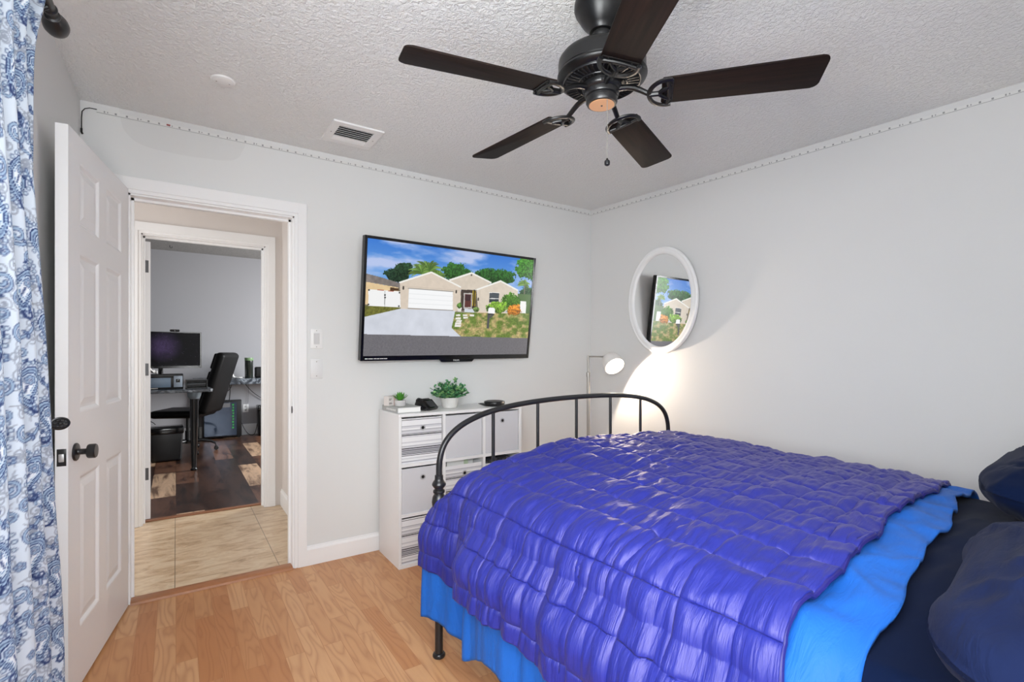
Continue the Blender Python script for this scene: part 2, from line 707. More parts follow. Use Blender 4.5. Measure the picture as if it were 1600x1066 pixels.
def casing(name, x0, x1, h, yface, depth, w=0.068, wt=0.08, front=-1, stop=True):
    """moulded casing on the wall face yface (front=-1: towards -Y), jamb going depth behind it"""
    b = B()
    d = 0.016
    rev = 0.004

    def bar(xa, xb, za, zb, inner):
        y0 = yface + front * d
        b.box(xa, xb, min(y0, yface), max(y0, yface), za, zb, bev=0.003)
    # two-step moulding: thick outer band and thinner inner band
    y1 = yface + front * d
    y2 = yface + front * d * 0.68
    lo, hi = (lambda a, c: (min(a, c), max(a, c))), None

    def add(xa, xb, za, zb, yy):
        a, c = lo(yy, yface)
        b.box(xa, xb, a, c, za, zb, bev=0.0025)
    add(x1 + 0.018, x1 + w, 0, h + wt, y1)
    add(x1, x1 + 0.020, 0, h + 0.0195, y2)
    add(x0 - w, x0 - 0.018, 0, h + wt, y1)
    add(x0 - 0.020, x0, 0, h + 0.0195, y2)
    add(x0 - 0.024, x1 + 0.024, h + 0.018, h + wt - 0.0004, y1 + front * 0.0003)
    add(x0 - 0.0195, x1 + 0.0195, h, h + 0.020, y2 + front * 0.0004)
    # jamb lining
    ja, jb = yface - front * 0.0005, yface - front * depth
    ja, jb = min(ja, jb), max(ja, jb)
    b.box(x0 - 0.004, x0 + 0.008, ja, jb, 0, h)
    b.box(x1 - 0.008, x1 + 0.004, ja, jb, 0, h)
    b.box(x0, x1, ja, jb, h - 0.008, h + 0.004)
    if stop:
        ym = (ja + jb) / 2
        b.box(x1 - 0.020, x1 - 0.008, ym, ym + 0.03, 0, h - 0.008)
        b.box(x0 + 0.008, x0 + 0.020, ym, ym + 0.03, 0, h - 0.008)
        b.box(x0 + 0.008, x1 - 0.008, ym, ym + 0.03, h - 0.020, h - 0.008)
    return struct(obj(name, b, M_trim, smooth=False))


tr1 = casing('trim_1', DX0, DX1, DH, YB, WT)
b = B()
b.lathe([(0, 0), (0.021, 0), (0.021, 0.003), (0.015, 0.004), (0, 0.004)], 20, M=T(DX1 - 0.008, YB + 0.012, 0.915) @ R(-PI / 2, 'Y'), sy=0.7)
o = obj('strike_plate', b, M_blackm, tr1)
o['label'] = 'small black strike plate'

# wooden threshold strip between oak laminate and tile
b = B()
prof = [(3.072, 0.0), (3.078, 0.010), (3.095, 0.014), (3.15, 0.012), (3.172, 0.004), (3.176, 0.0)]
M_thr = simple('oak_threshold', rgb(178, 118, 76), 0.35, bscale=30, bstr=0.03, var=0.3)
lo = [b.bm.verts.new((DX0 + 0.009, y, z + 0.0005)) for y, z in prof]
hi = [b.bm.verts.new((DX1 - 0.009, y, z + 0.0005)) for y, z in prof]
b.bm.faces.new(lo)
b.bm.faces.new(list(reversed(hi)))
for k in range(len(prof)):
    k2 = (k + 1) % len(prof)
    b.bm.faces.new((lo[k], hi[k], hi[k2], lo[k2]))
struct(obj('trim_2', b, M_thr))

# ------------------------------------------------------------------ hall
HE = 4.455          # hall end wall
HXR = 0.722
b = B()
b.box(-1.6, HXR + 0.1, 3.155, HE + 0.125, -0.06, -0.0008)
struct(obj('floor_hall', b, M_tile, smooth=False))
b = B()
b.box(-1.6, HXR + 0.1, YB + WT, HE + 0.11, H, H + 0.06)
struct(obj('ceiling_hall', b, M_ceil, smooth=False))
OX0, OX1, OH = -0.207, 0.598, 2.105
b = B()
slab_wall(b, (-1.6, HE), (HXR + 0.1, HE), 0, 2.8, [(OX0 + 1.6, OX1 + 1.6, -1, OH)], 0.11)
struct(obj('wall_hall_end', b, M_hall, smooth=False))
b = B()
b.box(HXR, HXR + 0.1, YB + WT, HE, 0, H)
struct(obj('wall_hall_right', b, M_hall, smooth=False))
b = B()
b.box(-1.7, -1.6, YB + WT, HE, 0, H)
b.box(-1.6, XL - 0.12, YB + 0.05, YB + WT, 0, H)
struct(obj('wall_hall_left', b, M_hall, smooth=False))
casing('trim_3', OX0, OX1, OH, HE, 0.11, w=0.073, wt=0.082)
skirting('baseboard_hall', (HXR, YB + WT), (HXR, HE), h=0.13, side=1)
b = B()
b.box(OX0 + 0.009, OX1 - 0.009, HE + 0.085, HE + 0.128, -0.0006, 0.010, bev=0.003)
struct(obj('trim_4', b, simple('bronze_threshold', rgb(150, 100, 68), 0.4, bscale=30, bstr=0.05, var=0.3), smooth=False))

# ------------------------------------------------------------------ office shell
OY = 8.62
OHT = 2.71
b = B()
b.box(-2.0, 3.4, HE + 0.11, OY + 0.1, -0.06, -0.001)
struct(obj('floor_office', b, M_ofloor, smooth=False))
b = B()
b.box(-2.0, 3.4, HE + 0.11, OY + 0.1, OHT, OHT + 0.06)
M_ceil2 = NT('popcorn_ceiling', rgb(190, 188, 185), 0.9, 0, 0.1)
v_ = M_ceil2.coord()
M_ceil2.bump(M_ceil2.noise(v_, 120, 3, 0.7), 1.0, 0.02)
M_ceil2.base(M_ceil2.mix(M_ceil2.noise(v_, 60, 4, 0.7), rgb(130, 128, 126), rgb(215, 213, 210)))
struct(obj('ceiling_office', b, M_ceil2.m, smooth=False))
b = B()
b.box(-2.0, 3.4, OY, OY + 0.1, 0, OHT)
struct(obj('wall_office_back', b, M_officew, smooth=False))
b = B()
b.box(-2.1, -2.0, HE + 0.11, OY, 0, OHT)
struct(obj('wall_office_left', b, M_officew, smooth=False))
b = B()
slab_wall(b, (3.4, HE + 0.11), (3.4, OY), 0, OHT, [(1.2, 2.6, 0.85, 2.15)], -0.1)
struct(obj('wall_office_right', b, M_officew, smooth=False))
skirting('baseboard_office', (-2.0, OY), (3.4, OY), h=0.165, side=-1)

# ------------------------------------------------------------------ panelled doors


def panel_leaf(b, W, Hh, th, xs, zs):
    """six-panel leaf: local x along width, y thickness 0..th, z height. xs/zs = panel ranges"""
    xcuts = [0] + [c for p in xs for c in p] + [W]
    zcuts = [0] + [c for p in zs for c in p] + [Hh]
    for side in (0, 1):
        y0 = 0 if side == 0 else th
        s = 1 if side == 0 else -1
        for i in range(len(xcuts) - 1):
            for j in range(len(zcuts) - 1):
                x0, x1, z0, z1 = xcuts[i], xcuts[i + 1], zcuts[j], zcuts[j + 1]
                if i % 2 == 1 and j % 2 == 1:
                    rings = [(0, 0), (0.006, 0.0015), (0.016, 0.0085), (0.024, 0.0085), (0.050, 0.003)]
                    R_ = []
                    for ins, dep in rings:
                        y = y0 + s * dep
                        R_.append([b.bm.verts.new(p) for p in ((x0 + ins, y, z0 + ins), (x1 - ins, y, z0 + ins), (x1 - ins, y, z1 - ins), (x0 + ins, y, z1 - ins))])
                    for a, c in zip(R_, R_[1:]):
                        for k in range(4):
                            k2 = (k + 1) % 4
                            b.bm.faces.new((a[k], a[k2], c[k2], c[k]))
                    b.bm.faces.new(R_[-1])
                else:
                    b.quad((x0, y0, z0), (x1, y0, z0), (x1, y0, z1), (x0, y0, z1))
    for p in (((0, 0, 0), (0, th, 0), (0, th, Hh), (0, 0, Hh)), ((W, 0, 0), (W, th, 0), (W, th, Hh), (W, 0, Hh)),
              ((0, 0, 0), (W, 0, 0), (W, th, 0), (0, th, 0)), ((0, 0, Hh), (W, 0, Hh), (W, th, Hh), (0, th, Hh))):
        b.quad(*p)
    bmesh.ops.remove_doubles(b.bm, verts=b.bm.verts, dist=0.00005)


# bedroom door: hinge on the left jamb, swung past a right angle into the room
hx, hy = -0.193, 3.060
fx, fy = -0.313, 2.310
W1 = 0.757
ang = math.atan2(fy - hy, fx - hx)
d1 = struct(bpy.data.objects.new('door_1', None))
COL.objects.link(d1)
d1.location = (hx, hy, 0.012)
d1.rotation_euler = (0, 0, ang)
# local +x runs from hinge to free edge; visible face is local y=0 (towards +X world), thickness goes to -y
b = B()
panel_leaf(b, W1, 2.030, 0.036, [(0.115, 0.335), (0.425, 0.645)], [(0.215, 0.775), (1.01, 1.60), (1.695, 1.935)])
bmesh.ops.transform(b.bm, matrix=T(0, -0.036, 0), verts=b.bm.verts)
obj('leaf', b, M_door, d1, smooth=False)


def knob(parent, xk, zk, sgn, y0):
    b = B()
    M = T(xk, y0, zk) @ R(-sgn * PI / 2, 'X')
    b.lathe([(0, 0), (0.032, 0), (0.0325, 0.004), (0.030, 0.007), (0.022, 0.0085), (0.012, 0.010), (0.0105, 0.016), (0.0105, 0.030), (0.013, 0.034),
             (0.024, 0.037), (0.026, 0.041), (0.026, 0.058), (0.0235, 0.0615), (0.010, 0.0625), (0, 0.0622)], 32, M=M)
    return obj('door_knob', b, M_blackm, parent)


knob(d1, W1 - 0.065, 0.872, 1, 0.0)
knob(d1, W1 - 0.065, 0.872, -1, -0.036)
b = B()
b.box(W1 - 0.0005, W1 + 0.0012, -0.031, -0.005, 0.835, 0.895, bev=0.0005)
obj('latch_plate', b, M_blackm, d1)['label'] = 'black latch plate on the door edge'
b = B()
b.box(W1 + 0.0012, W1 + 0.007, -0.025, -0.010, 0.850, 0.878, bev=0.002)
obj('latch_bolt', b, M_chrome, d1)
for z in (0.25, 1.02, 1.80):
    b = B()
    b.tube([(-0.004, -0.041, z - 0.045), (-0.004, -0.041, z + 0.045)], 0.006, 10)
    b.box(-0.001, 0.0006, -0.034, 0.0, z - 0.044, z + 0.044)
    obj('hinge', b, M_hinge, d1)

# office door: opened into the office, seen on its hinge edge
d2 = struct(bpy.data.objects.new('door_2', None))
COL.objects.link(d2)
d2.location = (OX0 + 0.050, HE + 0.125, 0.012)
d2.rotation_euler = (0, 0, PI / 2 + 0.085)
b = B()
panel_leaf(b, 0.78, 2.06, 0.036, [(0.115, 0.345), (0.435, 0.665)], [(0.215, 0.775), (1.01, 1.62), (1.71, 1.955)])
obj('leaf', b, M_door, d2, smooth=False)
for z in (0.335, 1.110, 1.875):
    b = B()
    b.tube([(-0.004, 0.040, z - 0.045), (-0.004, 0.040, z + 0.045)], 0.006, 10)
    b.box(-0.0016, 0.0006, 0.012, 0.037, z - 0.045, z + 0.045)
    b.box(-0.004, -0.0005, 0.036, 0.058, z - 0.045, z + 0.045)
    for zz in (-0.03, 0, 0.03):
        b.lathe([(0, 0), (0.003, 0), (0.002, 0.001), (0, 0.001)], 8, M=T(-0.0016, 0.024, z + zz) @ R(-PI / 2, 'Y'))
    obj('hinge', b, M_hinge, d2)

# ------------------------------------------------------------------ ceiling fan
FC = (1.200, 1.235)
fan = thing('ceiling_fan', 'black five-blade ceiling fan with dark wood blades hanging from the textured ceiling', 'ceiling fan', (FC[0], FC[1], 2.0))
b = B()
b.lathe([(0, .4398), (.088, .4398), (.092, .430), (.093, .412), (.088, .398), (.083, .393), (.080, .385), (.066, .362), (.052, .346), (.044, .338), (.041, .330), (.030, .326), (0, .326)], 48)
obj('canopy', b, M_fanmetal, fan)
b = B()
b.lathe([(0, .345), (.013, .345), (.013, .262), (0, .262)], 20)
b.sphere((0, 0, .322), .034, 20)
b.lathe([(0, .285), (.020, .285), (.030, .275), (.034, .262), (.034, .258), (0, .258)], 28)
obj('downrod', b, M_fanmetal, fan)
b = B()
b.lathe([(0, .262), (.040, .261), (.085, .258), (.120, .252), (.138, .243), (.1455, .233), (.147, .222), (.147, .190), (.1445, .187), (.150, .184), (.151, .178),
         (.148, .172), (.138, .166), (.130, .163), (.128, .160), (.082, .1535), (.070, .151), (0, .151)], 64)
obj('motor_housing', b, M_fanmetal, fan)
b = B()
for k in range(44):
    a = 2 * PI * k / 44
    M = R(a, 'Z')
    b.box(.086, .124, -.0022, .0022, .1525, .1590, M=M @ T(0, 0, 0) @ Matrix.Shear('XZ', 4, (0, 0)), bev=0.001, seg=1)
b.tube([(.128 * math.cos(t), .128 * math.sin(t), .159) for t in np.linspace(0, 2 * PI, 65)[:-1]], .003, 6, closed=True)
b.tube([(.084 * math.cos(t), .084 * math.sin(t), .1525) for t in np.linspace(0, 2 * PI, 49)[:-1]], .003, 6, closed=True)
for k in range(40):
    a = 2 * PI * k / 40
    b.sphere((.078 * math.cos(a), .078 * math.sin(a), .1505), .0022, 6)
obj('vent_ring', b, simple('fan_vent_metal', rgb(42, 42, 44), 0.28, 0.4, 0.6, bscale=50, bstr=0.02), fan)
b = B()
b.lathe([(0, .152), (.066, .152), (.067, .140), (.064, .134), (.060, .131), (.0575, .129), (.0575, .117), (.0555, .113), (.050, .111), (.050, .107), (.0525, .105),
         (.0525, .092), (.049, .0855), (.0435, .0845), (0, .0845)], 40)
for k in range(10):
    a = 2 * PI * k / 10 + .2
    b.lathe([(0, 0), (.0045, 0), (.004, .002), (0, .0025)], 10, M=T(.0645 * math.cos(a), .0645 * math.sin(a), .139) @ R(a, 'Z') @ R(PI / 2, 'Y'))
obj('switch_housing', b, M_blackm, fan)
b = B()
b.lathe([(0, .0845), (.0425, .0845), (.0425, .0830), (0, .0825)], 36)
b.lathe([(0, .0828), (.0035, .0828), (.003, .0805), (0, .080)], 10, mi=1)
obj('end_cap', b, [M_copper, M_blackm], fan)['label'] = 'copper-coloured round cap under the hub'
b = B()
b.tube([(-.012, -.040, .095), (-.014, -.040, .080), (-.014, -.040, -.115)], .0011, 6)
for k in range(40):
    b.sphere((-.014, -.040, .078 - k * .0048), .0018, 6)
o = obj('pull_chain', b, M_nickel, fan)
b = B()
b.lathe([(0, .014), (.003, .013), (.004, .009), (.0085, .005), (.0095, -.001), (.0085, -.008), (.0045, -.011), (0, -.012)], 16, M=T(-.014, -.040, -.126))
obj('pull_knob', b, M_blackm, o)
PITCH = math.radians(11)
for k in range(5):
    a = math.radians(24.0 + 72 * k)
    Mb = R(a, 'Z')
    # blade: long board with rounded tip, pitched about its own axis
    MP = Mb @ T(0, 0, .106) @ R(-PITCH, 'X')
    r0, r1 = .195, .675
    w0, w1 = .060, .069
    out = []
    out += [(r0, -w0 + .008), (r0 + .004, -w0)]
    n = 6
    rc = .022
    for q in range(n + 1):
        t = -PI / 2 + (PI / 2) * q / n
        out.append((r1 - rc + rc * math.cos(t), -w1 + rc + rc * math.sin(t)))
    for q in range(n + 1):
        t = (PI / 2) * q / n
        out.append((r1 - rc + rc * math.cos(t), w1 - rc + rc * math.sin(t)))
    out += [(r0 + .004, w0), (r0, w0 - .008)]
    b = B()
    b.prism(out, 0, .0055, bev=.0015)
    obj('blade', b, M_blade, fan, angle=30, M=MP)
    b = B()
    # iron: arm from the hub, D-shaped loop and Y spokes beneath the blade root
    arm = [(.058, 0, .135), (.085, 0, .134), (.110, 0, .128), (.130, 0, .118), (.150, 0, .106), (.160, 0, .1015)]
    b.tube(arm, [.0100, .0098, .0095, .009, .0085, .008], 10, flat=1.0)
    z = .1005
    loop = []
    for q in range(21):
        t = PI / 2 + PI * q / 20
        loop.append(Vector((.213 + .058 * math.cos(t), .060 * math.sin(t), z)))
    loop = [Vector((.226, .058, z))] + loop + [Vector((.226, -.058, z))]
    pl = []
    for p in loop:
        pl.append(Matrix.Translation((0, 0, .106)) @ R(-PITCH, 'X') @ Vector((p.x, p.y, -.0065)))
    b.tube(pl, .0080, 8, flat=0.7)

    def on(x, y, zz=-.0065):
        return Matrix.Translation((0, 0, .106)) @ R(-PITCH, 'X') @ Vector((x, y, zz))
    b.tube([on(.214, -.054), on(.218, -.02), on(.219, 0), on(.218, .02), on(.214, .054)], .0075, 8, flat=0.7)
    b.tube([on(.156, 0, -.006), on(.185, 0)], .0085, 8)
    b.tube([on(.185, 0), on(.200, .016), on(.216, .026)], .0070, 8)
    b.tube([on(.185, 0), on(.200, -.016), on(.216, -.026)], .0070, 8)
    for yy in (-.036, .036):
        b.lathe([(0, -.003), (.005, -.0025), (.005, .002), (0, .002)], 10, M=Matrix.Translation(on(.222, yy, -.004)))
    b.box(.205, .232, -.056, .056, -.0035, .0, M=T(0, 0, .106) @ R(-PITCH, 'X'), bev=.001, seg=1)
    obj('blade_iron', b, M_fanmetal, fan, M=Mb)

# ------------------------------------------------------------------ ceiling vent and blank cover
vx0, vx1, vy0, vy1 = 0.668, 0.934, 2.617, 2.888
vent = thing('air_vent', 'white louvred air vent with a square frame in the ceiling', 'air vent', ((vx0 + vx1) / 2, (vy0 + vy1) / 2, H - 0.012))
hw, hd = (vx1 - vx0) / 2, (vy1 - vy0) / 2
b = B()
fr = .042
zt = .0118
for (a0, a1, c0, c1) in ((-hw, hw, -hd, -hd + fr), (-hw, hw, hd - fr, hd), (-hw, -hw + fr, -hd + fr, hd - fr), (hw - fr, hw, -hd + fr, hd - fr)):
    b.box(a0, a1, c0, c1, .002, zt, bev=.0015)
obj('frame', b, M_white, vent, smooth=False)
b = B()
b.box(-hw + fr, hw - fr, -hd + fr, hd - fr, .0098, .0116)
obj('duct_shadow_box', b, M_dark, vent, smooth=False).name = 'duct_shade'  # dark sheet standing in for the shade behind the slats
for k in range(8):
    y = -hd + fr + .010 + k * (2 * hd - 2 * fr - .02) / 7
    b = B()
    b.box(-hw + fr, hw - fr, -.0085, .0085, -.0007, .0007, M=T(0, y, .0052) @ R(math.radians(32 if k < 6 else -32), 'X'))
    obj('slat', b, M_white, vent, smooth=False)
for x, y in ((-hw + .02, 0), (hw - .02, 0)):
    b = B()
    b.lathe([(0, .0005), (.004, .001), (.004, .003), (0, .003)], 10, M=T(x, y, 0))
    obj('screw', b, M_nickel, vent)

dc = thing('ceiling_cover_plate', 'small round white cover plate flush on the ceiling', 'cover plate', (0.171, 2.525, H))
b = B()
b.lathe([(0, -.0105), (.036, -.0105), (.040, -.008), (.0425, -.0085), (.047, -.006), (.049, -.0002), (0, -.0002)], 40)
obj('plate', b, M_white, dc)
for x in (-.025, .025):
    b = B()
    b.lathe([(0, -.0118), (.003, -.0115), (.0035, -.0103), (0, -.0103)], 10, M=T(x, 0, 0))
    obj('screw', b, M_nickel, dc)

# ------------------------------------------------------------------ LED strip light along the wall tops
zc = 2.405
led = thing('led_strip_light', 'white LED tape above the door and television with a black corner lead', 'LED strip', (XL, YB, zc), 0, 'LED tapes along the wall tops')
led2 = thing('led_strip_light', 'white LED tape along the top of the right-hand wall above the mirror', 'LED strip', (right_x(YB - .004), YB - .004, zc), math.atan2(-1, .0885), 'LED tapes along the wall tops')
M_led = simple('led_tape', rgb(222, 222, 220), 0.4, bscale=40, bstr=0.05)
M_ledchip = simple('led_chip', rgb(150, 150, 150), 0.4, bscale=40, bstr=0.05)


def led_run(root, x0, L, nrm=-1):
    pb, cb = B(), B()
    M = T(x0, 0, 0)
    L = L - x0
    pb.box(0, L, min(0, nrm * .0025), max(0, nrm * .0025), -.0075, .0075, M=M)
    k, x = 0, .03
    while x < L:
        big = k % 3
        w = .004 if big else .0025
        cb.box(x - w, x + w, min(0, nrm * .0042), max(0, nrm * .0042), -.0042, .0042, M=M)
        if not big:
            cb.box(x + .010, x + .014, min(0, nrm * .0042), max(0, nrm * .0042), -.003, .003, M=M)
        x += .043
        k += 1
    cb.box(0, L, min(0, nrm * .0028), max(0, nrm * .0028), -.0078, -.0070, M=M)


    obj('tape', pb, M_led, root, smooth=False)
    obj('led_chip', cb, M_ledchip, root, smooth=False)['kind'] = 'stuff'


led_run(led, .06, XR - .004 - XL)
led_run(led2, 0, 2.85)
b = B()
b.tube([(.062, -.003, .005), (.035, -.004, .004), (.018, -.005, -.004), (.008, -.006, -.020), (.006, -.006, -.05), (.006, -.006, -.10)], .0022, 8)
b.tube([(.006, -.006, -.10), (.006, -.006, -.118), (.010, -.006, -.126)], .0042, 8)
obj('lead', b, M_blackp, led)['label'] = 'black lead hanging down in the corner'
b = B()
b.box(.336, .352, -.005, 0, -.002, .006, bev=.001)
obj('solder_tab', b, simple('red_tab', rgb(150, 70, 70), 0.5, bscale=30, bstr=0.02), led)

# ------------------------------------------------------------------ switches
sw = thing('light_switch', 'white rocker light switch on the wall right of the door frame', 'light switch', (0.689, YB, 1.328))
b = B()
b.box(-.035, .035, -.006, 0, -.058, .058, bev=.003)
obj('plate', b, M_white, sw)
b = B()
b.box(-.0168, .0168, -.0072, -.0055, -.0335, .0335, bev=.0006, seg=1)
obj('rocker_frame', b, simple('switch_grey_white', rgb(214, 214, 213), 0.4, bscale=30, bstr=0.02), sw)
b = B()
b.box(-.0145, .0145, -.0052, 0, -.0305, .0305, bev=.001, seg=1, M=T(0, -.0045, 0) @ R(math.radians(3.5), 'X'))
obj('rocker', b, simple('switch_rocker', rgb(206, 206, 206), 0.35, bscale=30, bstr=0.02), sw)
for z in (-.048, .048):
    b = B()
    b.lathe([(0, 0), (.0032, 0), (.0028, .0012), (0, .0015)], 10, M=T(0, -.0058, z) @ R(PI / 2, 'X'))
    obj('screw', b, M_nickel, sw)
sw2 = thing('blank_wall_plate', 'blank white wall plate below the light switch', 'wall plate', (0.689, YB, 1.150))
b = B()
b.box(-.035, .035, -.006, 0, -.058, .058, bev=.003)
obj('plate', b, simple('switch_blank', rgb(228, 228, 228), 0.4, bscale=30, bstr=0.02), sw2)
for z in (-.042, .042):
    b = B()
    b.lathe([(0, 0), (.0034, 0), (.003, .0012), (0, .0015)], 10, M=T(0, -.0058, z) @ R(PI / 2, 'X'))
    obj('screw', b, M_nickel, sw2)

# ------------------------------------------------------------------ television (the screen shows a photograph of a house)


class Paint:
    def __init__(s, w, h, sc):
        s.w, s.h, s.sc = w, h, sc
        s.y, s.x = np.mgrid[0:h, 0:w].astype(np.float32)
        s.x = (s.x + .5) * sc
        s.y = (s.y + .5) * sc
        s.c = np.zeros((h, w, 3), np.float32)

    def mask(s, poly):
        m = np.zeros((s.h, s.w), bool)
        n = len(poly)
        for i in range(n):
            x0, y0 = poly[i]
            x1, y1 = poly[(i + 1) % n]
            if y0 == y1:
                continue
            cond = ((y0 > s.y) != (y1 > s.y)) & (s.x < (x1 - x0) * (s.y - y0) / (y1 - y0) + x0)
            m ^= cond
        return m

    def put(s, m, col):
        s.c[m] = col if isinstance(col, np.ndarray) and col.ndim == 1 else (col[m] if isinstance(col, np.ndarray) else np.array(col, np.float32))

    def poly(s, p, col):
        s.put(s.mask(p), np.array(col, np.float32))

    def seg(s, pts, r, col):
        """stroke of radius r (number or list) along points"""
        pts = np.array(pts, np.float32)
        rs = r if isinstance(r, (list, tuple, np.ndarray)) else [r] * len(pts)
        col = np.array(col, np.float32)
        for (x0, y0), (x1, y1), ra, rb in zip(pts[:-1], pts[1:], rs[:-1], rs[1:]):
            rm = max(ra, rb) + s.sc
            i0, i1 = int(max(0, (min(y0, y1) - rm) / s.sc)), int(min(s.h, (max(y0, y1) + rm) / s.sc + 1))
            j0, j1 = int(max(0, (min(x0, x1) - rm) / s.sc)), int(min(s.w, (max(x0, x1) + rm) / s.sc + 1))
            if i1 <= i0 or j1 <= j0:
                continue
            X, Y_ = s.x[i0:i1, j0:j1], s.y[i0:i1, j0:j1]
            dx, dy = x1 - x0, y1 - y0
            t = np.clip(((X - x0) * dx + (Y_ - y0) * dy) / (dx * dx + dy * dy + 1e-9), 0, 1)
            d = np.hypot(X - x0 - t * dx, Y_ - y0 - t * dy)
            rr = ra + (rb - ra) * t
            a = np.clip((rr - d) / s.sc + .5, 0, 1)[..., None]
            s.c[i0:i1, j0:j1] = s.c[i0:i1, j0:j1] * (1 - a) + col * a

    def disc(s, x, y, r, col):
        s.seg([(x, y), (x + .001, y)], r, col)


def fbm(x, y, seed, scale, oct_=4):
    """value noise"""
    r = np.random.default_rng(seed)
    G = r.random((64, 64)).astype(np.float32)
    out = np.zeros_like(x)
    amp, tot = 1.0, 0.0
    for o in range(oct_):
        u, v = x * scale * 2 ** o + 7.3 * o, y * scale * 2 ** o + 3.1 * o
        i, j = np.floor(u).astype(int), np.floor(v).astype(int)
        fu, fv = u - i, v - j
        fu, fv = fu * fu * (3 - 2 * fu), fv * fv * (3 - 2 * fv)
        g = lambda a, c: G[a % 64, c % 64]
        out += amp * ((g(i, j) * (1 - fu) + g(i + 1, j) * fu) * (1 - fv) + (g(i, j + 1) * (1 - fu) + g(i + 1, j + 1) * fu) * fv)
        tot += amp
        amp *= .5
    return out / tot


def c255(*c):
    return np.array(c, np.float32)


def tv_picture(w=480, h=270):
    p = Paint(w, h, 1000 / w)
    x, y = p.x, p.y
    f = np.clip(y / 230, 0, 1)[..., None]
    skyc = c255(62, 120, 206) * (1 - f) + c255(120, 172, 230) * f
    cl = np.clip((fbm(x * .45, y * 1.5, 3, .012, 5) - .40) * 3.0, 0, .85)[..., None]
    p.c[:] = skyc * (1 - cl) + c255(196, 204, 236) * cl

    def blob(cx, cy, rx, ry, col, seed):
        n = fbm(x, y, seed, .045, 4)
        d = np.hypot((x - cx) / rx, (y - cy) / ry) + (n - .5) * .9 + (fbm(x, y, seed + 5, .2, 2) - .5) * .35
        m = d < 1
        sh = .30 + 1.3 * fbm(x, y, seed + 9, .16, 4) + .22 * (cy - y) / ry
        p.put(m, np.clip(c255(*col)[None, None] * sh[..., None], 0, 255))
    blob(155, 166, 62, 34, (38, 62, 44), 11)
    blob(193, 130, 50, 34, (40, 66, 44), 12)
    blob(485, 118, 88, 50, (52, 96, 44), 13)
    blob(736, 122, 132, 48, (48, 92, 42), 14)
    blob(958, 55, 82, 70, (70, 128, 48), 15)
    blob(966, 199, 60, 40, (50, 84, 48), 16)
    r = np.random.default_rng(5)
    for cx, cy, n, L in ((318, 128, 24, 100), (280, 140, 12, 75), (940, 150, 14, 50), (380, 150, 10, 60)):
        for k in range(n):
            a = -PI * (.02 + .96 * k / (n - 1)) + r.normal(0, .06)
            l = L * r.uniform(.75, 1.1)
            pts = [(cx + math.cos(a) * l * t, cy + math.sin(a) * l * t + 42 * t ** 2.2 * (l / 100)) for t in np.linspace(0, 1, 9)]
            g = r.uniform(.75, 1.25)
            p.seg(pts, [5, 6.5, 7, 6.5, 6, 5, 4, 2.5, 1], c255(88, 122, 58) * g)
            p.seg(pts, 1.0, c255(140, 160, 84) * g)
    p.seg([(946, 150), (950, 240)], 3.5, (120, 110, 96))

    p.put((y > 215) & (x < 640), np.array((120, 112, 96), np.float32))
    p.put((y > 205) & (x > 880), np.array((84, 112, 66), np.float32))

    def tex(poly, col, amt, seed, sc=.06, sy=1.0):
        m = p.mask(poly)
        n = fbm(x, y * sy, seed, sc, 4)
        p.put(m, np.clip(c255(*col)[None, None] * (1 + amt * (n[..., None] - .5)), 0, 255))
    tex([(-2, 166), (85, 180), (172, 199), (173, 221), (-1, 205)], (128, 120, 116), .35, 21)
    tex([(-1, 205), (165, 221), (179, 314), (-2, 312)], (224, 196, 152), .1, 22)
    p.poly([(122, 223), (166, 225), (166, 238), (123, 239)], (84, 62, 44))
    p.poly([(15, 239), (182, 239), (183, 319), (17, 318)], (240, 240, 240))
    p.poly([(96, 241), (98, 241), (100, 318), (97, 318)], (150, 150, 150))
    for q in ((18, 243), (18, 312), (172, 246), (172, 313), (98, 262), (99, 274)):
        p.disc(q[0], q[1], 4, (40, 40, 40))
    p.seg([(60, 239), (90, 240)], 1.6, (160, 70, 50))
    p.seg([(115, 241), (140, 241)], 1.6, (160, 70, 50))
    tex([(443, 164), (579, 113), (714, 156), (623, 201), (518, 210)], (212, 200, 184), .07, 23)
    p.poly([(520, 206), (618, 204), (622, 313), (527, 318)], (72, 62, 56))
    p.poly([(442, 159), (578, 108), (713, 152), (709, 159), (579, 118), (452, 165)], (238, 236, 230))
    p.disc(579, 124, 5, (90, 86, 80))
    tex([(171, 197), (340, 131), (518, 194), (523, 324), (182, 325)], (214, 200, 184), .07, 24)
    p.seg([(185, 212), (510, 212)], 1.0, (196, 182, 166))
    p.poly([(166, 193), (339, 126), (519, 190), (518, 198), (340, 135), (171, 200)], (240, 238, 232))
    p.poly([(214, 219), (475, 219), (477, 223), (216, 223)], (150, 146, 140))
    p.poly([(220, 223), (471, 223), (477, 320), (221, 320)], (244, 245, 246))
    for k in range(1, 4):
        p.seg([(220, 223 + 24 * k), (474, 223 + 24 * k)], .7, (214, 216, 218))
    p.seg([(221, 321), (478, 321)], 1.5, (110, 104, 98))
    p.poly([(538, 223), (591, 221), (595, 306), (541, 309)], (186, 182, 178))
    p.poly([(546, 230), (585, 228), (588, 298), (548, 300)], (92, 54, 50))
    p.poly([(550, 234), (581, 232), (582, 264), (551, 265)], (66, 46, 48))
    p.poly([(594, 207), (611, 206), (614, 291), (597, 292)], (214, 186, 60))
    p.seg([(603, 206), (606, 291)], 4.5, (34, 30, 26))
    tex([(615, 201), (774, 141), (899, 186), (908, 310), (638, 321)], (216, 204, 188), .07, 25)
    p.poly([(613, 198), (773, 136), (903, 182), (899, 190), (774, 146), (623, 203)], (240, 238, 232))
    p.seg([(640, 206), (644, 320)], 1.2, (196, 184, 168))
    p.poly([(700, 208), (772, 206), (773, 212), (700, 214)], (236, 234, 228))
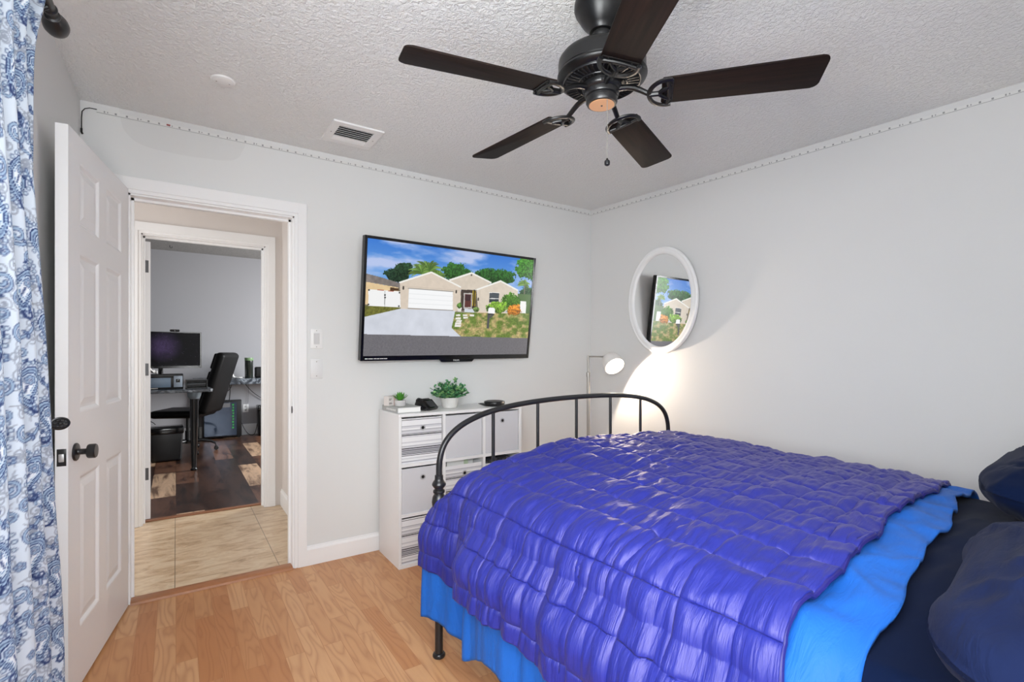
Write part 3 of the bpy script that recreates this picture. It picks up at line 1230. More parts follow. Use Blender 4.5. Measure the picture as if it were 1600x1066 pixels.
    p.poly([(704, 212), (768, 210), (769, 262), (704, 266)], (60, 66, 72))
    p.poly([(705, 241), (768, 239), (769, 244), (706, 246)], (226, 226, 224))
    for k in range(6):
        p.seg([(706, 216 + 4 * k), (766, 214.5 + 4 * k)], .7, (120, 124, 128))
    p.poly([(920, 245), (967, 247), (970, 320), (929, 322)], (240, 240, 238))
    for cx, cy in ((191, 221), (491, 220), (632, 252)):
        p.seg([(cx, cy - 5), (cx, cy + 5)], 4.0, (58, 54, 50))
    # ground
    nl = fbm(x, y * 1.8, 31, .028, 5)
    nn = fbm(x, y, 32, .16, 3)
    lawn = (c255(112, 124, 62) * (1 - nl[..., None]) + c255(196, 168, 122) * nl[..., None])
    k = np.clip((nl - .40) * 3.2, 0, .85)[..., None]
    lawn = c255(104, 126, 58) * (1 - k) + c255(196, 170, 122) * k
    lawn *= (.75 + .5 * nn)[..., None]
    p.put(p.mask([(488, 325), (1003, 316), (1009, 466), (547, 464), (470, 416)]), np.clip(lawn, 0, 255))
    p.put(p.mask([(-4, 318), (177, 319), (182, 326), (-2, 374)]), np.clip(c255(108, 108, 52) * (.7 + .6 * nn)[..., None], 0, 255))
    tex([(-6, 374), (179, 325), (492, 322), (476, 415), (537, 461), (-6, 456)], (208, 212, 222), .10, 33, .02)
    p.poly([(548, 309), (600, 307), (616, 328), (549, 327)], (206, 212, 220))
    p.seg([(500, 326), (548, 327)], 3, (150, 144, 134))
    p.seg([(620, 322), (915, 318)], 4, (222, 204, 186))
    tex([(-6, 455), (533, 460), (1009, 465), (1006, 575), (-7, 575)], (112, 110, 114), .22, 34, .25)
    for q in ([(498, 341), (526, 340), (525, 350), (497, 351)], [(497, 358), (529, 356), (528, 368), (496, 369)], [(502, 372), (537, 371), (536, 380), (500, 382)],
              [(497, 383), (534, 382), (533, 394), (496, 395)], [(495, 396), (533, 395), (532, 408), (494, 409)], [(540, 340), (568, 339), (569, 348), (542, 349)],
              [(543, 353), (572, 351), (573, 361), (544, 362)], [(583, 338), (612, 337), (612, 348), (585, 349)]):
        p.poly(q, (234, 230, 224))
    p.poly([(505, 304), (531, 303), (529, 325), (508, 326)], (224, 220, 212))
    blob(518, 292, 16, 15, (92, 128, 60), 41)
    blob(625, 308, 17, 13, (120, 150, 80), 42)
    blob(860, 262, 62, 52, (74, 116, 40), 43)
    blob(770, 292, 68, 32, (124, 164, 60), 44)
    blob(700, 300, 14, 18, (90, 120, 60), 46)
    blob(886, 303, 46, 36, (206, 130, 48), 45)
    p.poly([(699, 330), (716, 331), (714, 412), (701, 412)], (84, 82, 86))
    p.seg([(714, 352), (736, 334)], 5, (84, 82, 86))
    p.poly([(700, 326), (746, 329), (746, 335), (702, 335)], (66, 64, 66))
    p.poly([(703, 300), (708, 294), (738, 294), (748, 301), (749, 328), (703, 326)], (246, 246, 246))
    return p.c[::-1] / 255.0


TL, BLc, BR, TR = Vector((.919, 2.90, 1.939)), Vector((.917, 3.00, 1.193)), Vector((2.222, 3.07, 1.210)), Vector((2.208, 2.97, 1.946))
cen = (TL + BLc + BR + TR) / 4
ex = ((BR - BLc) + (TR - TL)).normalized()
ez = ((TL - BLc) + (TR - BR))
ez = (ez - ex * ez.dot(ex)).normalized()
ey = ez.cross(ex)
TW, TH = 1.300, .748
tv = thing('television', 'large flat black television tilted forward on the wall showing a photo of a house', 'television')
tv.matrix_world = Matrix((ex.to_4d(), ey.to_4d(), ez.to_4d(), (0, 0, 0, 1))).transposed() @ Matrix.Identity(4)
mw = Matrix.Identity(4)
for i in range(3):
    mw[i][0], mw[i][1], mw[i][2], mw[i][3] = ex[i], ey[i], ez[i], cen[i]
tv.matrix_world = mw
tv.location, tv.rotation_euler = mw.to_translation(), mw.to_euler()
bz, bzb = .017, .030
b = B()
b.box(-TW / 2, TW / 2, .006, .040, -TH / 2, TH / 2, bev=.004)
b.box(-TW / 2 + .12, TW / 2 - .12, .040, .052, -TH / 2 + .06, TH / 2 - .22, bev=.004)
obj('back_shell', b, M_blackp, tv)
b = B()
for (a0, a1, c0, c1) in ((-TW / 2, -TW / 2 + bz, -TH / 2, TH / 2), (TW / 2 - bz, TW / 2, -TH / 2, TH / 2), (-TW / 2 + bz, TW / 2 - bz, TH / 2 - bz, TH / 2), (-TW / 2 + bz, TW / 2 - bz, -TH / 2, -TH / 2 + bzb)):
    b.box(a0, a1, -.004, .008, c0, c1, bev=.0015, seg=1)
b.prism([(-.135, 0), (-.120, -.016), (.120, -.016), (.135, 0), (.135, .004), (-.135, .004)], -.004, .010, M=T(.022, 0, -TH / 2) @ R(PI / 2, 'X') @ Matrix.Identity(4), bev=.001)
obj('bezel', b, M_blackgloss, tv, smooth=False)
M_scr = NT('lit_screen', (0, 0, 0, 1), 0.25, 0, 0.4)
vc = M_scr.node('ShaderNodeVertexColor', layer_name='paint')
gm = M_scr.node('ShaderNodeGamma', i_Gamma=2.2)
M_scr.link(vc.outputs[0], gm.inputs[0])
M_scr.link(gm.outputs[0], M_scr.b.inputs['Emission Color'])
M_scr.b.inputs['Emission Strength'].default_value = 1.0
pic = tv_picture()
hh, ww = pic.shape[:2]
sx = np.linspace(-TW / 2 + bz, TW / 2 - bz, ww)
sz = np.linspace(-TH / 2 + bzb, TH / 2 - bz, hh)
P = np.zeros((ww, hh, 3))
P[..., 0] = sx[:, None]
P[..., 1] = .0015
P[..., 2] = sz[None, :]
grid_obj('screen', P, M_scr.m, tv, colors=pic.transpose(1, 0, 2))
b = B()
text_bm(b, 'PHILIPS', .0150, T(.014, -.0108, -TH / 2 - .0055) @ R(PI / 2, 'X'))
obj('logo', b, M_lettering, tv, smooth=False)
b = B()
xx = -TW / 2 + .028
for wd in (.022, .008, .026, .008, .012, .020, .010, .014, .008, .018):
    b.box(xx, xx + wd * .8, -.0046, -.0038, -TH / 2 + .0105, -TH / 2 + .0155)
    xx += wd
obj('feature_print', b, M_lettering, tv, smooth=False)
b = B()
b.box(-.16, .16, .050, .062, -.20, .20)
b.box(-.02, .02, .055, .085, -.15, .12)
obj('wall_mount', b, M_blackm, tv, smooth=False)

# ------------------------------------------------------------------ oval mirror on the right wall
WN = Vector((-math.cos(math.atan(.0885)), -math.sin(math.atan(.0885)), 0))
mir = thing('oval_mirror', 'oval wall mirror in a moulded white frame reflecting the television', 'mirror', (right_x(2.392) + WN.x * .022, 2.392 + WN.y * .022, 1.626), math.atan2(WN.y, WN.x) - math.radians(4.0))
MW_, MH_ = .305, .388


def oval_ring(b, sections, n=72):
    rings = []
    for (ins, dx) in sections:
        rings.append([b.bm.verts.new((dx, (MW_ - ins) * math.cos(2 * PI * k / n), (MH_ - ins) * math.sin(2 * PI * k / n))) for k in range(n)])
    for a, c in zip(rings, rings[1:] + [rings[0]]):
        for k in range(n):
            k2 = (k + 1) % n
            b.bm.faces.new((a[k], a[k2], c[k2], c[k]))


b = B()
oval_ring(b, [(0, .0008), (0, .012), (.003, .018), (.010, .022), (.016, .020), (.020, .018), (.028, .020), (.040, .022), (.048, .019), (.053, .013), (.054, .006), (.050, .0008)])
obj('frame', b, M_trim, mir, angle=50)
M_mir = simple('mirror_silver', (0.92, 0.92, 0.92, 1), 0.0, 1.0)
b = B()
n = 72
b.bm.faces.new([b.bm.verts.new((.0075, (MW_ - .050) * math.cos(2 * PI * k / n), (MH_ - .050) * math.sin(2 * PI * k / n))) for k in range(n)])
bmesh.ops.extrude_face_region(b.bm, geom=b.bm.faces[:])
for v in b.bm.verts[n:]:
    v.co.x -= .006
obj('glass', b, M_mir, mir, smooth=False)

# ------------------------------------------------------------------ cube cabinet with fabric bins
CX0, CX1, CY0, CY1, CH = 1.058, 1.915, 2.729, 3.060, .890
cab = thing('storage_cabinet', 'white nine-cube storage cabinet against the wall under the television', 'cabinet', ((CX0 + CX1) / 2, CY0, 0))
cw = (CX1 - CX0)
cd = CY1 - CY0
pt = .017
b = B()
b.box(-cw / 2, -cw / 2 + pt, 0, cd, 0, CH - pt, bev=.001, seg=1)
obj('side_panel', b, M_whitecab, cab, smooth=False)
b = B()
b.box(cw / 2 - pt, cw / 2, 0, cd, 0, CH - pt, bev=.001, seg=1)
obj('side_panel', b, M_whitecab, cab, smooth=False)
b = B()
b.box(-cw / 2 - .001, cw / 2 + .001, -.002, cd, CH - pt, CH, bev=.0015, seg=1)
obj('top_panel', b, M_whitecab, cab, smooth=False)
ci = (cw - 4 * pt) / 3
xs = [-cw / 2 + pt + k * (ci + pt) for k in range(3)]
zs0 = .018
chh = (CH - pt - zs0 - 2 * pt) / 3
zr = [zs0 + k * (chh + pt) for k in range(3)]
for k in (1, 2):
    b = B()
    b.box(xs[k] - pt, xs[k], .0, cd - .004, zs0, CH - pt)
    obj('divider', b, M_whitecab, cab, smooth=False)
for k in (0, 1, 2):
    b = B()
    b.box(-cw / 2 + pt, cw / 2 - pt, .001, cd - .004, zr[k] - (pt if k else zs0), zr[k])
    obj('shelf', b, M_whitecab, cab, smooth=False)
b = B()
b.box(-cw / 2 + pt, cw / 2 - pt, cd - .004, cd - .001, zs0, CH - pt)
obj('back_panel', b, M_whitecab, cab, smooth=False)

M_greyfab = simple('grey_bin_fabric', rgb(214, 214, 218), 0.85, 0, 0.2, bscale=350, bstr=0.15, bdist=0.0008, var=.05)


def mk_stripes():
    t = NT('striped_bin_fabric', rgb(230, 230, 230), 0.8, 0, 0.2)
    sx_ = t.node('ShaderNodeSeparateXYZ')
    t.link(t.coord(), sx_.inputs[0])
    f = t.math('DIVIDE', sx_.outputs[2], .27)
    W_, L_, G_, D_, K_ = rgb(236, 236, 238), rgb(212, 212, 216), rgb(176, 176, 182), rgb(120, 120, 126), rgb(26, 26, 30)
    seq = [(0, W_), (.03, G_), (.055, W_), (.10, L_), (.125, W_), (.165, K_), (.178, L_), (.20, K_), (.212, G_), (.235, D_), (.25, G_), (.27, D_), (.30, L_), (.315, K_),
           (.335, L_), (.37, G_), (.385, W_), (.44, L_), (.47, W_), (.56, L_), (.60, K_), (.618, W_), (.632, K_), (.642, L_), (.70, G_), (.72, W_), (.76, L_), (.80, G_), (.815, W_), (.93, K_), (.945, W_)]
    t.base(t.ramp(f, seq, 'CONSTANT'))
    t.bump(t.noise(t.coord(), 350, 2), .15, .0008)
    return t.m


M_stripe = mk_stripes()


M_ring = simple('pale_metal_ring', rgb(188, 188, 192), .3, .25, .6, bscale=40, bstr=.01)


def make_bin(kind, col, row, label, hgt=.262, open_top=False):
    w = ci - .010
    hgt = min(hgt, chh - .008)
    root = thing('fabric_bin', label, 'storage bin', (cab.location.x + xs[col] + ci / 2, CY0 + .010, zr[row] + .0005), 0, 'fabric bins in the cube cabinet')
    b = B()
    dep = cd - .03
    wt_ = .004
    b.box(-w / 2, w / 2, 0, dep, 0, .004)
    # four soft walls, the front one slightly bowed
    n = 12
    for y0 in (0, dep - wt_):
        b.box(-w / 2, w / 2, y0, y0 + wt_, .004, hgt, bev=.0015, seg=1)
    b.box(-w / 2, -w / 2 + wt_, wt_, dep - wt_, .004, hgt)
    b.box(w / 2 - wt_, w / 2, wt_, dep - wt_, .004, hgt)
    obj('body', b, M_stripe if kind == 's' else M_greyfab, root, smooth=False)
    b = B()
    gz = hgt * .775
    MG = T(.004, 0, gz) @ R(PI / 2, 'X')
    b.lathe([(.0095, 0), (.0098, .0022), (.013, .0030), (.0165, .0022), (.0172, -.0002), (.0095, 0)], 28, M=MG, cap=False)
    g = obj('grommet', b, M_ring, root)
    g['label'] = 'round metal grommet'
    b = B()
    b.lathe([(0, .0006), (.0098, .0006), (.0098, -.0003), (0, -.0003)], 24, M=MG)
    obj('hole_shade', b, M_dark, root)  # dark disc standing in for the shade inside the grommet
    return root


BINS = [('s', 0, 2, 'striped grey and white fabric bin in the top left cube of the cabinet'),
        ('g', 1, 2, 'plain pale grey fabric bin in the top middle cube, behind the curved bed rail'),
        ('g', 2, 2, 'plain pale grey fabric bin in the top right cube of the cabinet'),
        ('g', 0, 1, 'plain pale grey fabric bin in the middle row, between two striped bins'),
        ('s', 1, 1, 'striped fabric bin in the centre cube with paper sticking out of the top'),
        ('s', 2, 1, 'striped fabric bin in the right cube of the middle row, mostly behind the bed'),
        ('s', 0, 0, 'striped fabric bin in the bottom left cube beside the blue quilt')]
for kd, c_, r_, lb in BINS:
    make_bin(kd, c_, r_, lb, hgt=.262 if r_ == 2 or c_ == 0 else (.243 if c_ == 1 else .225))
# things poking out of two bins
b = B()
bx = cab.location.x + xs[1] + ci / 2
for k, (x0, x1, zz, mi) in enumerate(((-.10, .02, .020, 0), (.0, .06, .018, 1), (-.06, .11, .014, 0))):
    b.box(bx + x0, bx + x1, CY0 + .05 + k * .02, CY0 + .056 + k * .02, zr[1] + .01, zr[1] + .243 + zz, mi=mi)
tag(obj('paper_bundle', b, [simple('white_paper', rgb(236, 236, 232), 0.7, bscale=40, bstr=0.02), simple('green_paper', rgb(206, 222, 190), 0.7, bscale=40, bstr=0.02)], smooth=False),
    'white and pale green papers sticking out of the centre striped bin', 'papers')
b = B()
bx = cab.location.x + xs[2] + ci / 2
for k in range(7):
    b.box(bx - .115 + k * .033, bx - .088 + k * .033, CY0 + .03, CY0 + .16, zr[1] + .01, zr[1] + .236 + .008 * (k % 3), bev=.003)
tag(obj('charcoal_pouch', b, simple('charcoal_cloth', rgb(72, 72, 78), 0.8, bscale=80, bstr=0.2, var=.5)), 'dark grey contents showing over the right bin of the middle row', 'pouch')

# ------------------------------------------------------------------ things on the cabinet
bk = thing('book', 'thick grey book with white pages lying on the left end of the white cabinet', 'book', (1.068, 2.775, CH + .0005), math.radians(2))
b = B()
b.box(0, .150, 0, .235, 0, .003, bev=.001, seg=1)
b.box(0, .150, 0, .235, .031, .034, bev=.001, seg=1)
b.box(0, .004, 0, .235, .002, .032, bev=.001, seg=1)
obj('cover', b, simple('grey_book_cloth', rgb(178, 180, 178), 0.7, bscale=200, bstr=0.1, var=.08), bk, smooth=False)
b = B()
b.box(.003, .147, .004, .231, .003, .031)
M_page = NT('page_edges', rgb(240, 238, 234), 0.8)
M_page.base(M_page.mix(M_page.noise(M_page.coord(scale=(1, 1, 220)), 1.0, 2), rgb(226, 224, 220), rgb(246, 245, 242)))
obj('pages', b, M_page.m, bk, smooth=False)
b = B()
for k in range(6):
    b.box(-.0006, .0002, .03 + k * .024, .045 + k * .024, .011, .022)
obj('spine_print', b, simple('grey_print', rgb(226, 226, 224), 0.6, bscale=20, bstr=0.02), bk, smooth=False)
zb = CH + .0345
sb = thing('gift_box', 'small white and pink box standing on the grey book beside the succulent', 'box', (1.078, 2.930, zb), math.radians(20))
b = B()
b.box(-.028, .028, -.022, .022, 0, .058, bev=.0015, seg=1)
obj('box_body', b, simple('white_card', rgb(222, 216, 212), 0.6, bscale=30, bstr=0.02), sb, smooth=False)
b = B()
b.box(.012, .0285, -.0226, .0226, .0006, .0586, bev=.0008, seg=1)
obj('pink_side', b, simple('pink_card', rgb(206, 178, 172), 0.6, bscale=30, bstr=0.02), sb, smooth=False)
b = B()
for k, (z, w) in enumerate(((.040, .022), (.034, .014), (.016, .020), (.011, .024))):
    b.box(-.024, -.024 + w, -.0226, -.0218, z, z + .003)
obj('box_print', b, simple('dark_print', rgb(96, 90, 90), 0.6, bscale=30, bstr=0.02), sb, smooth=False)

M_conc = simple('pale_concrete', rgb(205, 202, 200), 0.8, bscale=60, bstr=0.2, bdist=.001, var=.1)


def leaf_blade(b, base, d, up, L, W, th, curl, seg=6, mi=0):
    """thick tapered leaf with a keel"""
    d, up = d.normalized(), up.normalized()
    side = d.cross(up).normalized()
    rows = []
    for i in range(seg + 1):
        t = i / seg
        w = W * math.sin(PI * min(1, .18 + .82 * t)) ** .75 if t < 1 else .0005
        c = base + d * (L * t) + up * (curl * L * t * t)
        rows.append([b.bm.verts.new(c - side * w), b.bm.verts.new(c - up * th * (1 - t * .7)), b.bm.verts.new(c + side * w), b.bm.verts.new(c + up * th * .25)])
    for a, c in zip(rows, rows[1:]):
        for k in range(4):
            k2 = (k + 1) % 4
            f = b.bm.faces.new((a[k], a[k2], c[k2], c[k]))
            f.material_index = mi
    b.bm.faces.new(rows[0])


su = thing('potted_succulent', 'small green succulent in a round pale pot standing on the grey book', 'plant', (1.118, 2.862, zb))
b = B()
b.lathe([(0, 0), (.026, 0), (.031, .003), (.033, .012), (.0335, .030), (.031, .036), (.029, .036), (.028, .030), (0, .030)], 28)
obj('pot', b, M_conc, su)
b = B()
r = random.Random(3)
for k in range(22):
    a = k * 2.39996
    el = math.radians(24 + 58 * (k / 22))
    d = Vector((math.cos(a) * math.cos(el), math.sin(a) * math.cos(el), math.sin(el)))
    up = Vector((-math.cos(a) * math.sin(el), -math.sin(a) * math.sin(el), math.cos(el)))
    leaf_blade(b, Vector((0, 0, .033)) + d * .004, d, up, .054 - .008 * (k / 22) + r.uniform(-.004, .004), .0098, .0038, .14)
M_succ = NT('succulent_green', rgb(70, 150, 50), 0.45)
M_succ.base(M_succ.mix(M_succ.noise(M_succ.coord(), 45, 2), rgb(36, 104, 34), rgb(104, 178, 66)))
obj('leaves', b, M_succ.m, su)
b = B()
b.lathe([(0, .030), (.027, .030), (.020, .034), (0, .035)], 18)
obj('soil', b, simple('dark_moss', rgb(52, 66, 40), 0.9, bscale=200, bstr=.5), su)

pp = thing('potted_plant', 'bushy small-leaved green plant in a white textured pot on the cabinet', 'plant', (1.462, 2.888, CH + .0005))
b = B()
b.lathe([(0, 0), (.040, 0), (.045, .003), (.051, .025), (.056, .055), (.057, .068), (.053, .068), (.050, .056), (0, .054)], 32)
M_pot = NT('rough_white_pot', rgb(214, 212, 208), 0.8)
M_pot.bump(M_pot.noise(M_pot.coord(), 42, 4, .6, .5), .8, .006)
obj('pot', b, M_pot.m, pp)
b = B()
sb_ = B()
r = random.Random(11)
for k in range(64):
    a = r.uniform(0, 2 * PI)
    el = math.radians(90 - 76 * math.sqrt(r.random()))
    L = r.uniform(.080, .118)
    d = Vector((math.cos(a) * math.cos(el), math.sin(a) * math.cos(el), math.sin(el)))
    base = Vector((r.uniform(-.02, .02), r.uniform(-.02, .02), .055))
    pts = [base + d * (L * 1.18 * t) + Vector((0, 0, -.008 * t * t * (1 - math.sin(el)))) for t in np.linspace(0, 1, 5)]
    sb_.tube(pts, .0011, 5)
    for q in range(18):
        t = .22 + .78 * q / 17
        i = min(3, int(t * 4))
        c = pts[i].lerp(pts[i + 1], t * 4 - i)
        la = r.uniform(0, 2 * PI)
        ld = (Vector((math.cos(la), math.sin(la), r.uniform(-.3, .8))) + d * .5).normalized()
        nn = ld.cross(Vector((r.uniform(-1, 1), r.uniform(-1, 1), 1.2))).normalized()
        nn = nn.cross(ld).normalized()
        s_ = r.uniform(.0085, .0125)
        side = ld.cross(nn).normalized()
        vs = [b.bm.verts.new(c + ld * (s_ * 2 * u) + side * (s_ * w) + nn * (s_ * z)) for u, w, z in
              ((0, 0, 0), (.28, -.72, .10), (.78, -.66, .05), (1.0, 0, -.10), (.78, .66, .05), (.28, .72, .10), (.55, 0, -.08))]
        mi = r.choice((0, 0, 1, 2))
        for tri in ((0, 1, 6), (1, 2, 6), (2, 3, 6), (3, 4, 6), (4, 5, 6), (5, 0, 6)):
            f = b.bm.faces.new([vs[i_] for i_ in tri])
            f.material_index = mi
LG = [simple('leaf_mid_green', rgb(92, 156, 104), 0.5, bscale=40, bstr=.05), simple('leaf_deep_green', rgb(48, 108, 76), 0.5, bscale=40, bstr=.05), simple('leaf_light_green', rgb(150, 198, 128), 0.5, bscale=40, bstr=.05)]
obj('foliage', b, LG, pp)
obj('stem', sb_, simple('stem_green', rgb(70, 96, 56), 0.6, bscale=40, bstr=.05), pp)

# wedge-shaped black desk device
wd = thing('desk_device', 'black wedge-shaped desk device with a slanted front between the book and the leafy plant', 'device', (1.295, 2.880, CH + .0005), math.radians(28))
b = B()
prof = [(-.055, 0), (.045, 0), (.058, .006), (.058, .012), (.010, .058), (-.012, .070), (-.035, .066), (-.052, .046), (-.058, .020)]
b.prism([(y, z) for y, z in prof], -.050, .050, M=R(-PI / 2, 'Z') @ R(PI / 2, 'X'), bev=.011)
obj('body', b, M_blackp, wd)
b = B()
b.box(-.042, .042, -.036, .036, -.001, .0025, bev=.004, M=T(0, -.0355, .0365) @ R(math.radians(43.5), 'X'))
obj('front_frame', b, M_blackgloss, wd)
b = B()
b.box(-.030, .034, -.024, .026, .0026, .0032, M=T(0, -.0355, .0365) @ R(math.radians(43.5), 'X'))
obj('front_pad', b, simple('dark_grey_pad', rgb(60, 60, 64), .6, bscale=60, bstr=.1), wd, smooth=False)
b = B()
b.tube([(-.020, .03, .060), (-.045, .025, .067), (-.068, .02, .062), (-.075, .02, .056)], [.012, .010, .006, .002], 10)
obj('lead_plug', b, M_blackp, wd)
b = B()
b.tube([(-.050, -.01, .012), (-.062, -.02, .010), (-.058, -.04, .008), (-.048, -.045, .010)], .007, 8)
obj('side_grip', b, M_blackp, wd)

pk = thing('charging_puck', 'flat round black gadget with a pointed lead at the right end of the cabinet', 'gadget', (1.775, 2.845, CH + .0005), math.radians(-8))
b = B()
b.lathe([(0, 0), (.062, 0), (.067, .005), (.070, .018), (.0695, .027), (.066, .032), (.060, .0325), (.058, .0315), (0, .0305)], 44)
obj('body', b, M_blackp, pk)
b = B()
b.lathe([(.0585, .0316), (.0600, .0335), (.0625, .0328), (.0585, .0316)], 44, cap=False)
obj('rim', b, M_blackgloss, pk)
b = B()
b.tube([(-.066, 0, .010), (-.082, .006, .013), (-.098, .010, .016), (-.112, .012, .018)], [.009, .008, .005, .0015], 10)
obj('lead', b, M_blackp, pk)

# ------------------------------------------------------------------ floor lamp in the corner
lp = thing('floor_lamp', 'slim nickel floor lamp with a lit white shade in the corner behind the bed', 'floor lamp', (2.581, 2.800, 0))
b = B()
b.lathe([(0, 0), (.120, 0), (.125, .004), (.124, .014), (.115, .018), (.02, .022), (0, .022)], 40)
obj('base', b, M_nickel, lp)
b = B()
b.lathe([(0, .02), (.012, .02), (.012, 1.065), (0.0145, 1.066), (.0145, 1.098), (.009, 1.10), (.0075, 1.102), (.0075, 1.225), (0, 1.225)], 18)
obj('pole', b, M_nickel, lp)
b = B()
O = Vector((.182, -.097, 1.143))       # centre of the shade's opening, relative to the lamp
ax = Vector((-.20, -.76, -.62)).normalized()
back = O - ax * .115
b.tube([(0, 0, 1.218), (.04, -.015, 1.218), (back.x - .045, back.y + .01, 1.216)], .0055, 10)
b.tube([(back.x - .045, back.y + .01, 1.216), (back.x - .01, back.y, 1.214), tuple(back)], .007, 10)
obj('arm', b, M_nickel, lp)
MS = Matrix.Translation(O) @ (-ax).to_track_quat('Z', 'Y').to_matrix().to_4x4()
b = B()
b.lathe([(.078, 0), (.079, .012), (.076, .045), (.068, .082), (.055, .108), (.035, .120), (.012, .124), (.012, .121), (.034, .117), (.053, .105), (.066, .080), (.0735, .045), (.0765, .012), (.0755, 0), (.078, 0)], 44, cap=False)
M_shade = simple('lamp_shade_white', rgb(236, 232, 228), 0.4, bscale=30, bstr=.01)
obj('shade', b, M_shade, lp, M=MS)
b = B()
b.lathe([(0, .132), (.017, .131), (.020, .126), (.020, .117), (0, .117)], 20, M=T(-.02, .0, 0))
obj('switch_cap', b, M_hinge, lp, M=MS)
M_bulb = NT('lit_bulb', rgb(255, 240, 220), 0.4)
M_bulb.b.inputs['Emission Color'].default_value = (1.0, .86, .70, 1)
M_bulb.b.inputs['Emission Strength'].default_value = 9.0
b = B()
b.lathe([(0, .012), (.030, .013), (.052, .018), (.062, .030), (.060, .050), (.048, .072), (.030, .095), (.016, .112), (0, .113)], 32)
obj('bulb', b, M_bulb.m, lp, M=MS)
l = bpy.data.lights.new('lamp_light', 'SPOT')
l.energy = 22
l.color = (1.0, .82, .64)
l.spot_size = math.radians(158)
l.spot_blend = .12
l.shadow_soft_size = .012
lo = bpy.data.objects.new('lamp_light', l)
COL.objects.link(lo)
lo.parent = lp
lo.matrix_local = Matrix.Translation(O + ax * .004) @ (-ax).to_track_quat('Z', 'Y').to_matrix().to_4x4()

# ------------------------------------------------------------------ bed frame
MB_ = Matrix.Identity(4)
for i in range(3):
    MB_[i][0], MB_[i][1], MB_[i][2], MB_[i][3] = RU[i], -RV[i], (0, 0, 1)[i], BL[i]
# local bed frame: x = across (u), y = towards the foot wall (-v), z up


def bed_root(name, label, cat, x=0, y=0, z=0):
    o = thing(name, label, cat, MB_ @ Vector((x, y, z)), A5)
    return o


BW = 1.617
bed = bed_root('bed_frame', 'dark grey tubular metal bed frame with an arched footboard and thin spindles', 'bed')


def post(x, y, top):
    b = B()
    prof = [(0, 0), (.024, 0), (.026, .004), (.026, .010), (.022, .016), (.0165, .018), (.0165, .560), (.024, .562), (.024, .574), (.016, .578),
            (.015, .590), (.020, .597), (.027, .615), (.0295, .634), (.027, .652), (.021, .664), (.0185, .668), (.0235, .671), (.0245, .676), (.0235, .681), (.018, .684),
            (.0185, .689), (.024, .695), (.0285, .702), (.0285, .707), (.024, .716), (.018, .724), (.0175, .728), (.017, .742), (.0125, .744), (.0125, top), (0, top)]
    b.lathe(prof, 28, M=T(x, y, 0))
    return b


obj('post', post(0, 0, .76), M_bedmetal, bed)
obj('post', post(BW, 0, .76), M_bedmetal, bed)
# arched top rail
arch = [(0, .742), (0, .775), (.004, .81), (.016, .850), (.038, .885), (.072, .915), (.115, .940), (.17, .961), (.24, .980), (.33, .995), (.43, 1.006), (.56, 1.014), (.70, 1.018)]
full = arch + [(BW / 2, 1.0185)] + [(BW - x, z) for x, z in reversed(arch)]


def smooth_path(pts, it=2):
    for _ in range(it):
        q = [pts[0]]
        for a, c in zip(pts, pts[1:]):
            q.append(tuple(.75 * u + .25 * v for u, v in zip(a, c)))
            q.append(tuple(.25 * u + .75 * v for u, v in zip(a, c)))
        q.append(pts[-1])
        pts = q
    return pts


b = B()
b.tube([(x, 0, z) for x, z in smooth_path(full)], .0125, 14)
obj('arched_rail', b, M_bedmetal, bed)


def arch_z(x):
    xx = min(x, BW - x)
    for (x0, z0), (x1, z1) in zip(full, full[1:]):
        if x0 <= xx <= x1 and x1 > x0:
            return z0 + (z1 - z0) * (xx - x0) / (x1 - x0)
    return 1.0


for k in range(1, 6):
    x = .012 + k * (BW - .024) / 6
    b = B()
    b.tube([(x, 0, .355), (x, 0, arch_z(x) - .004)], .0078, 12)
    obj('spindle', b, M_bedmetal, bed)
b = B()
b.tube([(0, 0, .35), (BW, 0, .35)], .011, 12)
obj('lower_rail', b, M_bedmetal, bed)
for x in (.03, BW - .03):
    b = B()
    b.box(x - .015, x + .015, -2.06, .0, .235, .275, bev=.003)
    obj('side_rail', b, M_bedmetal, bed, smooth=False)
b = B()
for k in range(14):
    y = -.12 - k * .145
    b.box(.03, BW - .03, y - .012, y + .012, .270, .285)
obj('slats', b, M_bedmetal, bed, smooth=False).name = 'slat'
for x in (0.0, BW):
    b = B()
    b.lathe([(0, 0), (.026, 0), (.026, .010), (.0165, .018), (.0165, .60), (0, .60)], 20, M=T(x, -2.06, 0))
    obj('rear_leg', b, M_bedmetal, bed)

# ------------------------------------------------------------------ cloth surfaces


def vnoise(x, y, seed, oct_=3):
    """smooth value noise, centred on 0, arrays"""
    r = np.random.default_rng(seed)
    G = r.random((128, 128))
    out = np.zeros_like(x)
    amp = 1.0
    tot = 0.0
    for o in range(oct_):
        u, v = x * 2 ** o + 11.3 * o, y * 2 ** o + 5.7 * o
        i, j = np.floor(u).astype(int), np.floor(v).astype(int)
        fu, fv = u - i, v - j
        fu, fv = fu ** 3 * (fu * (fu * 6 - 15) + 10), fv ** 3 * (fv * (fv * 6 - 15) + 10)
        g = lambda a, c: G[a % 128, c % 128]
        out += amp * ((g(i, j) * (1 - fu) + g(i + 1, j) * fu) * (1 - fv) + (g(i, j + 1) * (1 - fu) + g(i + 1, j + 1) * fu) * fv)
        tot += amp
        amp *= .5
    return out / tot - .5


def sstep(a, b_, x):
    t = np.clip((x - a) / (b_ - a), 0, 1)
    return t * t * (3 - 2 * t)


